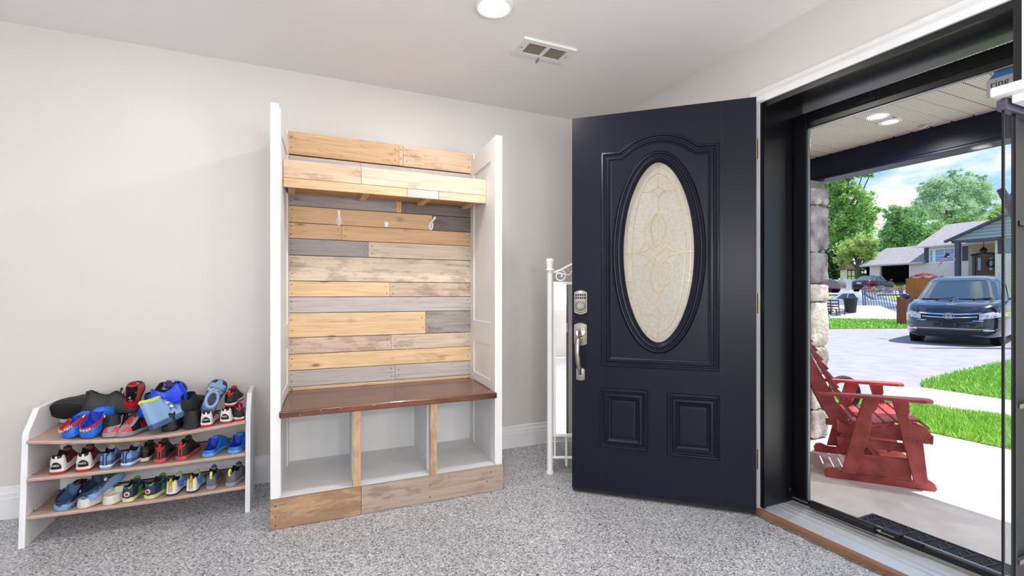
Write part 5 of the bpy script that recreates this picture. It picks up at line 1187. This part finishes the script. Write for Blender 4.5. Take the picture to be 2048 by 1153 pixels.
# white board ramp
o = frame(1700, 640, 24.6); m = MB()
m.hexa([cq(o, -.85, .2, .02), cq(o, 2.35, -1.1, .02), cq(o, 2.35, -1.05, .06), cq(o, -.85, .25, .06), cq(o, .55, 2.0, .62), cq(o, 2.75, 1.6, .60), cq(o, 2.75, 1.65, .64), cq(o, .55, 2.05, .66)])
solo('white_board', m, mat('board_white', srgb(226, 222, 228), .7), 'large white sheet leaning low on the grass below the metal fence', 'board')
m = MB(); cbox(m, o, -1.3, .3, .0, .5, .02, .05); solo('white_board', m, M['white'], 'narrow white board lying on the grass in front of the wooden chairs', 'board')
# leaning metal fence panels
def fence(px0, px1, zt, lean, d, n, label):
    o = frame((px0 + px1) / 2, 600, d); hw = (px1 - px0) / FPX * d / 2; m = MB(); t = thing('fence_panel', o, label, 'fence', 'black metal fence panels')
    fm = mat('fence_metal_%d' % px0, srgb(86, 88, 116), .4)
    for r_ in (-hw, -hw + .12, hw - .12, hw):
        MB().tube([cq(o, r_ + (.0 if r_ > 0 else -.35), -.1, .35), cq(o, r_ + (.12 if r_ > 0 else 0), lean, zt)], .04, 6).build('post', fm, t, world=True)
    for z in (.55, zt - .25, zt - .12): m.tube([cq(o, -hw - .3 * (1 - z / zt), lean * z / zt - .1, z), cq(o, hw, lean * z / zt - .1, z)], .018, 6)
    m.build('rail', fm, t, world=True)
    for k in range(n):
        r_ = -hw + .2 + (2 * hw - .4) * k / (n - 1); MB().tube([cq(o, r_ - .22, -.08, .45), cq(o, r_, lean, zt - .14)], .017, 5).build('baluster', fm, t, world=True)
fence(1738, 1812, 1.60, .5, 26.4, 12, 'dark blue-grey metal fence panel leaning above the white sheet')
# outdoor wooden chairs
def wchair(px, d, label, yaw=0, dark=False):
    o = frame(px, 600, d); t = thing('wooden_chair', o, label, 'chair', 'old wooden chairs in the yard'); wm = mat('yard_chair_%d' % px, srgb(104, 62, 44) if not dark else srgb(52, 40, 40), .6)
    for r_ in (-.21, .21):
        MB().tube([cq(o, r_, 0, 0), cq(o, r_ * .98, 0, .5)], .022, 6).build('leg', wm, t, world=True); MB().tube([cq(o, r_, .42, 0), cq(o, r_, .42, .48), cq(o, r_, .48, .98)], .022, 6).build('leg', wm, t, world=True)
    m = MB(); cbox(m, o, -.24, .24, -.03, .45, .46, .50); m.build('seat', wm, t, world=True)
    m = MB()
    for z in (.58, .72, .90): cbox(m, o, -.2, .2, .455, .475, z, z + .07)
    m.build('backrest', wm, t, world=True)
wchair(1664, 25.6, 'brown wooden chair in the yard, next to the stone column'); wchair(1681, 25.0, 'brown ladder-back chair in the yard, in front of the dark bin')
o = frame(1701, 600, 25.4); m = MB(); Tm = Matrix.Translation(o)
m.lathe([(.22, 0), (.30, .9), (.32, .98), (.34, 1.0), (.33, 1.06), (.02, 1.08)], 20, Tm); solo('bin', m, mat('bin_dark', srgb(44, 40, 44), .6), 'tapered dark bin standing behind the ladder-back chair', 'bin', smooth=True)
# rust brown panels behind the van
rust = mat('rust_panel', srgb(172, 98, 46), .8, vcol2=srgb(150, 80, 40), vscale=3); rust2 = mat('brown_panel', srgb(150, 76, 54), .8, vcol2=srgb(120, 62, 48), vscale=3)
o = frame(1862, 600, 20.6); m = MB(); cbox(m, o, -.66, .62, 0, .5, .0, 1.93); solo('crate', m, rust, 'tall orange-brown box standing behind the minivan', 'crate')
o = frame(1836, 600, 19.4); m = MB(); cbox(m, o, -.50, .35, 0, .45, .0, 1.14); solo('crate', m, rust2, 'lower dark brown box between the metal fence and the minivan', 'crate')
# broken limb rising right of the glass
m = MB(); a = PD(2001, 378, 11); b_ = PD(2040, 448, 11); c_ = PD(2064, 520, 11)
m.tube([a, a + (b_ - a) * .35, b_, c_, Vector((c_.x, c_.y, -.12)) + cdr * .25], [.07, .085, .10, .13, .17], 9); m.tube([a + (b_ - a) * .35, a + (b_ - a) * .3 + cdr * .12 + Vector((0, 0, .14))], [.04, .02], 6)
solo('tree_limb', m, mat('limb_bark', srgb(70, 62, 70), .9, bump=.6), 'bare broken tree limb slanting in front of the gabled roof', 'tree', smooth=True)

# ================================================================== HOUSE ACROSS THE STREET
def m_brick(nm, c1, c2, mo, sc=1):
    m = mat(nm, c1, .85); t = m.node_tree; bs = t.nodes['Principled BSDF']; c = N(t, 'ShaderNodeTexCoord'); s = N(t, 'ShaderNodeSeparateXYZ'); t.links.new(c.outputs['Object'], s.inputs[0]); sc = 2.2
    ad = N(t, 'ShaderNodeMath', operation='ADD'); t.links.new(s.outputs[0], ad.inputs[0]); t.links.new(s.outputs[1], ad.inputs[1]); cb_ = N(t, 'ShaderNodeCombineXYZ'); t.links.new(ad.outputs[0], cb_.inputs[0]); t.links.new(s.outputs[2], cb_.inputs[1])
    b = N(t, 'ShaderNodeTexBrick'); b.inputs['Scale'].default_value = sc; b.inputs['Brick Width'].default_value = .6; b.inputs['Row Height'].default_value = .22; b.inputs['Mortar Size'].default_value = .022
    b.inputs['Color1'].default_value = (*c1, 1); b.inputs['Color2'].default_value = (*c2, 1); b.inputs['Mortar'].default_value = (*mo, 1); t.links.new(cb_.outputs[0], b.inputs[0]); t.links.new(b.outputs[0], bs.inputs['Base Color']); return m
brk = m_brick('pale_brick', srgb(250, 236, 228), srgb(240, 222, 214), srgb(206, 192, 184)); brk2 = m_brick('tan_brick', srgb(204, 180, 152), srgb(186, 160, 134), srgb(160, 140, 122))
roofm = mat('shingles', srgb(172, 164, 168), .9, vcol2=srgb(146, 140, 144), vscale=5, stretch=(1, 1, 4), bump=.5, bscale=8)
siding = mat('grey_siding', srgb(150, 164, 176), .6); t = siding.node_tree
HX = 52.0
hs_ = thing('house', (56, 22, 1.5), 'pale brick house with grey shingle roofs, open garage and gabled porch across the street', 'house')
gy0, gy1 = 24.75, 29.6; my0 = 8.0; gz = 1.6; gev = 4.15; mev = 5.55
go0 = PX_(1818, 540, HX).y; go1 = PX_(1760, 540, HX).y; got = PX_(1790, 530, HX).z
m = MB(); m.box(HX, HX + .3, gy0, go0, gz, gev).box(HX, HX + .3, go1, gy1, gz, gev).box(HX, HX + .3, go0, go1, got, gev).box(HX, 60, gy1 - .3, gy1, gz, gev).box(59.7, 60, gy0, gy1, gz, gev)
m.build('garage_wall', brk, hs_, world=True)
MB().box(HX + .31, 59.5, gy0 + .01, gy0 + .1, gz, gev).box(HX + .31, 59.5, gy1 - .4, gy1 - .31, gz, gev).box(HX + .301, HX + .33, gy0 + .1, go0, gz, gev).box(HX + .301, HX + .33, go1, gy1 - .4, gz, gev).box(HX + .3, 59.6, go0 - .5, go1 + .5, gz + .35, gz + .4).box(59.4, 59.6, gy0, gy1 - .3, gz, gev).box(HX + .3, 59.6, gy0 + .02, gy1 - .3, gev - .1, gev).build('garage_shade_lining', mat('garage_painted_shade', srgb(14, 14, 18), .95), hs_, world=True)  # near-black lining puts the shade inside the garage into its colour
rz = 6.0
m = MB(); m.prism([(HX - .5, gev - .05), (56, rz), (60.5, gev - .05), (60.5, gev - .2), (56, rz - .18), (HX - .5, gev - .22)], gy0 - .2, gy1 + .35, 'y'); m.build('garage_roof', roofm, hs_, world=True)
MB().box(HX - .52, HX - .45, gy0 - .1, gy1 + .35, gev - .14, gev - .04).build('gutter', M['cream'], hs_, world=True)
m = MB(); m.box(HX, 61, my0, gy0, gz, mev); m.build('main_wall', brk, hs_, world=True)
ry0, ry1 = my0 - .4, gy0 + .5
m = MB(); m.add([(HX - .6, ry0, mev - .05), (HX - .6, ry1, mev - .05), (61.6, ry1, mev - .05), (61.6, ry0, mev - .05), (57, ry0, 7.9), (57, ry1, 7.9)], [(0, 1, 5, 4), (2, 3, 4, 5), (1, 2, 5), (3, 0, 4), (3, 2, 1, 0)]); m.build('main_roof', roofm, hs_, world=True)
MB().box(HX - .64, HX - .56, ry0, ry1, mev - .14, mev - .04).build('gutter', M['cream'], hs_, world=True)
def HY_(px, X=HX): return PX_(px, 500, X).y
def HZ(px, py, X=HX): return PX_(px, py, X).z
def hrect(nm, px0, px1, py0, py1, mt, X=HX, th=.06, par=None):
    pc = (px0 + px1) / 2; ya, yb = HY_(px1, X), HY_(px0, X); za, zb = HZ(pc, py1, X), HZ(pc, py0, X)
    return MB().box(X - th, X, ya, yb, za, zb).build(nm, mt, par or hs_, world=True), (ya, yb, za, zb)
shut = mat('shutter_slate', srgb(74, 72, 88), .6); hglass = mat('house_pane', srgb(120, 160, 196), .1, spec=.8, coat=.5)
hrect('shutter', 1849, 1857.5, 496.5, 525.5, shut); hrect('shutter', 1925.5, 1936, 493, 522, shut)
wf, (ya, yb, za, zb) = hrect('window', 1859, 1924, 496, 526, M['white'])
for f0, f1 in [(.0, .14), (.17, .80), (.83, 1.0)]:
    y0_, y1_ = yb - (yb - ya) * f1 + .08, yb - (yb - ya) * f0 - .08
    MB().box(HX - .075, HX - .061, y0_, y1_, za + .12, zb - .12).build('pane', hglass, wf, world=True)
    m = MB(); m.box(HX - .085, HX - .076, y0_, y1_, (za + zb) / 2 - .02, (za + zb) / 2 + .02); n_ = max(1, int((y1_ - y0_) / .6))
    for k in range(1, n_): yy = y0_ + (y1_ - y0_) * k / n_; m.box(HX - .085, HX - .076, yy - .02, yy + .02, za + .12, zb - .12)
    if m.v: m.build('glazing_bar', M['white'], wf, world=True)
# gabled portico
PXX = 48.5; pa = PX_(1903, 482, PXX); yl, zl = pa.y, pa.z; pk = (16.6, zl + (21.3 - 16.6) * .43); yr = 2 * pk[0] - yl
slate = mat('slate_trim', srgb(78, 78, 98), .6)
m = MB(); m.prism([(yl, zl), (pk[0], pk[1]), (yr, zl)], PXX, PXX + .1, 'x'); gab = m.build('gable_siding', siding, hs_, world=True)
m = MB(); k = 0; z = zl + .22
while z < pk[1] - .1:
    hw_ = (pk[1] - z) / .43; m.box(PXX - .02, PXX, pk[0] - hw_, pk[0] + hw_, z, z + .025); z += .25
m.build('siding_line', slate, gab, world=True)
m = MB(); m.prism([(yl + .35, zl - .14), (pk[0], pk[1] + .02), (yr - .35, zl - .14), (yr - .35, zl + .03), (pk[0], pk[1] + .2), (yl + .35, zl + .03)], PXX - .35, PXX, 'x'); m.build('rake_board', slate, hs_, world=True)
m = MB(); m.prism([(yl + .3, zl), (pk[0], pk[1] + .16), (yr - .3, zl), (yr - .3, zl + .05), (pk[0], pk[1] + .24), (yl + .3, zl + .05)], PXX - .3, 57, 'x'); m.build('portico_roof', roofm, hs_, world=True)
MB().box(PXX, PXX + .2, HY_(1992, PXX), yl, zl - .22, zl - .01).build('portico_beam', slate, hs_, world=True)
MB().box(PXX, PXX + .35, HY_(1918, PXX), HY_(1909, PXX), 1.7, zl - .22).build('portico_post', slate, hs_, world=True)
rw0 = HY_(1990, 49.2); m = MB(); m.box(49.2, HX, my0, rw0, gz, mev - .05); m.build('wing_wall', brk, hs_, world=True)
m = MB(); m.box(HX - .02, HX - .005, rw0, HY_(1937), 1.9, mev - .2); m.build('porch_wall', brk2, hs_, world=True)
hrect('shutter', 1996, 2005, 478, 508, shut, 49.2)
w2, (ya, yb, za, zb) = hrect('window', 2008, 2030, 474, 510, M['white'], 49.2); MB().box(49.12, 49.135, ya + .1, yb - .1, za + .1, zb - .1).build('pane', mat('teal_pane', srgb(96, 140, 146), .15), w2, world=True)
d_, (ya, yb, za, zb) = hrect('door_frame', 1948, 1990, 511, 551, mat('door_brown', srgb(92, 54, 40), .4), HX - .03)
for p0, p1 in [(1955.5, 1962), (1979, 1985)]: hrect('sidelight', p0, p1, 516, 541, hglass, HX - .1, .02, d_)
hrect('door_surround', 1945, 1950.5, 508, 551, slate, HX - .1)
q = PX_(1982, 527, HX - .2); m = MB(); m.tube([(q.x, q.y + .28 * math.cos(6.28 * k / 20), q.z + .28 * math.sin(6.28 * k / 20)) for k in range(20)], .07, 6, closed=True)
m.build('wreath', mat('wreath_green', srgb(44, 62, 48), .9), d_, world=True, smooth=True)
m = MB(); ya, yb = HY_(1988, HX - .15), HY_(1944, HX - .15); zz = HZ(1965, 510, HX - .15)
for k in range(40):
    f = k / 39; m.ell((HX - .18 + random.uniform(-.05, .05), ya + (yb - ya) * f, zz + .12 * math.sin(f * 3.1) + random.uniform(-.06, .06)), (.05, .12, .05), 6, 4)
m.build('garland', mat('garland_dark', srgb(58, 48, 52), .9), hs_, world=True)
q = PX_(1967, 502, PXX + 1.6); m = MB(); m.tube([(q.x, q.y, q.z + 1.1), (q.x, q.y, q.z + .3)], .02, 6); m.lathe([(.02, .32), (.30, .05), (.22, .03), (.16, -.25), (.02, -.28)], 8, Matrix.Translation(q)); solo('porch_lantern', m, M['blackm'], 'black hanging lantern above the brown front door of the house across the street', 'lantern')
# flag
fl = thing('flag', PX_(1893, 505, 47.8), 'small striped flag on a slanted pole beside the portico post', 'flag')
a = PX_(1893, 504, 47.8); b_ = PX_(1911, 520, 48.5); MB().tube([b_, a], .02, 6).build('pole', M['white'], fl, world=True)
mr_ = mat('flag_stripes', srgb(230, 170, 176), .8); t = mr_.node_tree; bs = t.nodes['Principled BSDF']; c = N(t, 'ShaderNodeTexCoord'); wv = N(t, 'ShaderNodeTexWave'); wv.inputs['Scale'].default_value = 2.2; wv.bands_direction = 'Z'; t.links.new(c.outputs['Object'], wv.inputs[0]); r = ramp(t, [(.45, srgb(206, 62, 78)), (.55, srgb(240, 236, 236))]); t.links.new(wv.outputs[0], r.inputs[0]); t.links.new(r.outputs[0], bs.inputs['Base Color'])
rows = []
for i in range(12):
    f = i / 11; p = PX_(1893 + 8 * f * 1.4 - 12 * f * 0, 505 + 6 * f, 47.8); q_ = PX_(1874 + 12 * f, 536 - 14 * f, 47.75)
    rows.append([tuple(p + (q_ - p) * (j / 8) + Vector((.06 * math.sin(j * .9 + i * .4), 0, 0))) for j in range(9)])
m = MB(); m.grid(rows); fo = m.build('cloth', mr_, fl, world=True, smooth=True); sm_ = fo.modifiers.new('s', 'SOLIDIFY'); sm_.thickness = .01
m = MB(); m.grid([[tuple(Vector(p) + Vector((-.03, 0, 0))) for p in rw[:4]] for rw in rows[:8]]); m.build('canton', mat('flag_blue', srgb(40, 48, 96), .8), fo, world=True)

# white fence and shed at the left
m = MB(); q = PD(1690, 565, 47); wf_ = thing('white_fence', (q.x, q.y, tz(q.x, 0)), 'white picket garden fence left of the garage, behind the black sedan', 'fence')
o = Vector((q.x, q.y, tz(q.x, 0)))
for k in range(15):
    r_ = k * .125; m = MB(); hh = 1.05 + .12 * abs(math.sin(k * .55)); cbox(m, o, r_, r_ + .118, 0, .03, 0, hh); m.build('board', M['white'], wf_, world=True)
for r_ in (-.08, 1.9): m = MB(); cbox(m, o, r_, r_ + .12, -.03, .06, 0, 1.3); m.build('post', M['white'], wf_, world=True)
def sbox(m, o, a_, b_, c_, d_, e_, f_): return cbox(m, o, a_ * .6, b_ * .6, c_ * .6, d_ * .6, e_ * .62, f_ * .62)
q = PD(1706, 550, 56); o = Vector((q.x, q.y, tz(q.x, 0))); shd = thing('garden_shed', o, 'small timber-framed shed with dark roof under the trees left of the garage', 'shed')
m = MB(); sbox(m, o, -1.1, 1.2, 0, 2, 0, 2.5); m.build('wall', mat('shed_cream', srgb(226, 212, 196), .8), shd, world=True)
m = MB()
for r_ in (-1.12, -.4, .35, 1.1): sbox(m, o, r_, r_ + .12, -.05, 0, 0, 2.5)
sbox(m, o, -1.1, 1.2, -.05, 0, 2.3, 2.5); sbox(m, o, -1.1, 1.2, -.05, 0, 1.2, 1.32); m.build('timber', mat('shed_timber', srgb(60, 42, 40), .8), shd, world=True)
m = MB(); m.hexa([cq(o, a_ * .6, b_ * .6, c_ * .62) for a_, b_, c_ in [(-1.9, -.6, 2.5), (1.8, -.6, 2.5), (1.8, 2.5, 2.5), (-1.9, 2.5, 2.5), (-.9, .6, 3.5), (.9, .6, 3.5), (.9, 1.4, 3.5), (-.9, 1.4, 3.5)]]); m.build('roof', mat('shed_roof', srgb(74, 54, 52), .9), shd, world=True)

# ================================================================== TREES AND BUSHES
def leafmat(nm, c1, c2, c3):
    m = bpy.data.materials.new(nm); m.use_nodes = True; t = m.node_tree; bs = t.nodes['Principled BSDF']; g = N(t, 'ShaderNodeNewGeometry')
    r = ramp(t, [(0, c1), (.5, c2), (1, c3)]); t.links.new(g.outputs['Random Per Island'], r.inputs[0]); t.links.new(r.outputs[0], bs.inputs['Base Color']); bs.inputs['Roughness'].default_value = .6
    tr = N(t, 'ShaderNodeBsdfTranslucent'); t.links.new(r.outputs[0], tr.inputs[0]); mi = N(t, 'ShaderNodeMixShader'); mi.inputs[0].default_value = .35
    t.links.new(bs.outputs[0], mi.inputs[1]); t.links.new(tr.outputs[0], mi.inputs[2]); t.links.new(mi.outputs[0], t.nodes['Material Output'].inputs[0]); return m
bark = mat('bark', srgb(98, 88, 80), .95, bump=.8, bscale=6)
def tree(d, px, blobs, n, ls, lm, label, seed, cat='tree', trunk=True, name='tree', group=None):
    """blobs: (px, py, radius_px_x, radius_px_y) as seen; depth d"""
    rnd = random.Random(seed); s = d / FPX; base = PD(px, HY, d); base.z = tz(base.x, 0) if base.x > 36.4 else GZ
    t = thing(name, base, label, cat, group); m = MB()
    tot = sum(b_[2] * b_[3] for b_ in blobs)
    cents = []
    for (bx_, by_, rx, ry) in blobs:
        c = PD(bx_, by_, d + rnd.uniform(-1, 1)); cents.append(c)
        nn = int(n * rx * ry / tot)
        # small leaf clumps inside the crown
        cl = []
        for _ in range(max(10, nn // 70)):
            u = Vector((rnd.gauss(0, 1), rnd.gauss(0, 1), rnd.gauss(0, 1))).normalized() * rnd.uniform(.45, 1.0); cl.append((u, rnd.uniform(.10, .26)))
        for _ in range(nn):
            u, rr = rnd.choice(cl); v = Vector((rnd.gauss(0, 1), rnd.gauss(0, 1), rnd.gauss(0, 1))) * rr * .6 + u
            p = c + cdr * (v.x * rx * s) + cdf * (v.y * min(rx, ry) * s) + Vector((0, 0, v.z * ry * s))
            a = Vector((rnd.gauss(0, 1), rnd.gauss(0, 1), rnd.gauss(0, .6))).normalized(); b2 = a.cross(Vector((rnd.gauss(0, 1), rnd.gauss(0, 1), rnd.gauss(0, 1)))).normalized(); l = ls * rnd.uniform(.6, 1.3)
            m.add([tuple(p - a * l), tuple(p + b2 * l * .45), tuple(p + a * l), tuple(p - b2 * l * .45)], [(0, 1, 2, 3)])
    m.build('foliage', lm, t, world=True)
    if trunk:
        m = MB(); tp = sum(cents, Vector()) / len(cents); r0 = max(.12, d * .0065)
        m.tube([base + Vector((0, 0, -.1)), base + (tp - base) * .35 + Vector((.1, .1, 0)), tp], [r0, r0 * .75, r0 * .3], 8)
        for c in cents: m.tube([base + (tp - base) * .45, (base + (tp - base) * .6 + c) / 2, c], [r0 * .45, r0 * .3, r0 * .1], 6)
        m.build('trunk', bark, t, world=True, smooth=True)
    return t
lg1 = leafmat('leaves_green', srgb(112, 160, 90), srgb(164, 206, 116), srgb(208, 232, 146)); lg2 = leafmat('leaves_mid', srgb(116, 160, 110), srgb(160, 200, 136), srgb(200, 228, 164)); lg3 = leafmat('leaves_pale', srgb(160, 194, 158), srgb(196, 220, 182), srgb(224, 240, 208))
lg4 = leafmat('leaves_lime', srgb(160, 190, 96), srgb(196, 216, 120), srgb(216, 228, 160))
TB = 'trees beyond the street'
tree(64, 1668, [(1640, 470, 25, 50), (1640, 390, 26, 50), (1668, 380, 34, 40), (1705, 400, 34, 32), (1668, 450, 40, 40), (1715, 450, 40, 32), (1735, 425, 24, 20), (1725, 350, 18, 10), (1700, 345, 22, 18), (1690, 480, 40, 30), (1740, 350, 8, 6)], 48000, .16, lg1, 'large bright green tree at the left, beside the stone column', 21, group=TB)
tree(50, 1719, [(1705, 500, 30, 22), (1728, 490, 26, 20), (1740, 515, 16, 14), (1690, 520, 22, 12)], 14000, .12, lg4, 'lower yellow-green tree behind the garden shed', 22, group=TB)
tree(72, 1800, [(1785, 470, 28, 26), (1812, 455, 34, 36), (1840, 480, 40, 30), (1790, 430, 24, 18), (1830, 430, 26, 18), (1870, 470, 34, 26), (1770, 500, 20, 16), (1800, 495, 40, 14)], 42000, .17, lg2, 'mid green tree mass rising behind the garage roof', 23, group=TB)
tree(84, 1905, [(1905, 380, 48, 32), (1870, 375, 30, 20), (1950, 385, 36, 30), (1900, 420, 60, 30), (1860, 405, 34, 24), (1970, 420, 30, 24), (1925, 445, 60, 18), (1915, 352, 26, 12), (1960, 355, 16, 10)], 42000, .17, lg3, 'tall pale green tree behind the main roof of the house', 24, group=TB)
tree(80, 1985, [(1985, 440, 20, 14), (1995, 425, 14, 12), (1965, 445, 18, 10)], 1800, .34, lg4, 'yellow-green tree top right of the tall pale tree, by the portico gable', 25, group=TB)
tree(62, 1660, [(1655, 520, 40, 24), (1690, 545, 44, 18), (1740, 540, 30, 16), (1650, 540, 30, 22)], 5000, .3, leafmat('leaves_dark', srgb(40, 70, 44), srgb(60, 92, 52), srgb(84, 120, 66)), 'dark green hedge mass behind the shed and white fence', 26, 'hedge', False, 'hedge')
tree(39, 1850, [(1850, 552, 26, 7), (1828, 560, 14, 8), (1872, 556, 12, 6), (1850, 562, 34, 6)], 2600, .07, leafmat('maple_pink', srgb(176, 80, 96), srgb(216, 116, 126), srgb(232, 150, 156)), 'low red-pink bush in front of the pale brick wall', 27, 'bush', False, 'bush')
tree(38, 1824, [(1824, 572, 14, 8), (1838, 576, 10, 8)], 900, .07, lg4, 'light green bush below the red-pink bush', 28, 'bush', False, 'bush')
fc = [((216, 180, 90), 'yellow'), ((200, 140, 90), 'orange'), ((170, 150, 196), 'lilac'), ((214, 130, 150), 'pink')]
for i, (px, ci) in enumerate([(1733, 3), (1748, 0), (1762, 2), (1777, 2), (1792, 0), (1806, 1), (1818, 0)]):
    rgb, nm = fc[ci]; places = ['behind the left end of the leaning fence', 'second from left behind the leaning fence', 'below the sedan, third from left', 'fourth from left behind the leaning fence', 'fifth from left behind the leaning fence', 'near the right end of the leaning fence', 'by the brown box']
    tree(37.5, px, [(px, 578 + (i % 2) * 3, 9, 7)], 420, .06, leafmat('petal_%d' % i, srgb(*rgb), srgb(*[min(255, c + 20) for c in rgb]), srgb(110, 140, 90)), '%s flowering plant %s' % (nm, places[i]), 40 + i, 'flowers', False, 'flowering_plant', 'flowers on the bank')
tree(46.5, 1953, [(1922 + 0, 549, 9, 4)], 300, .08, leafmat('planter', srgb(90, 110, 80), srgb(150, 100, 90), srgb(120, 140, 90)), 'small planter bush at the foot of the portico', 60, 'bush', False, 'bush')
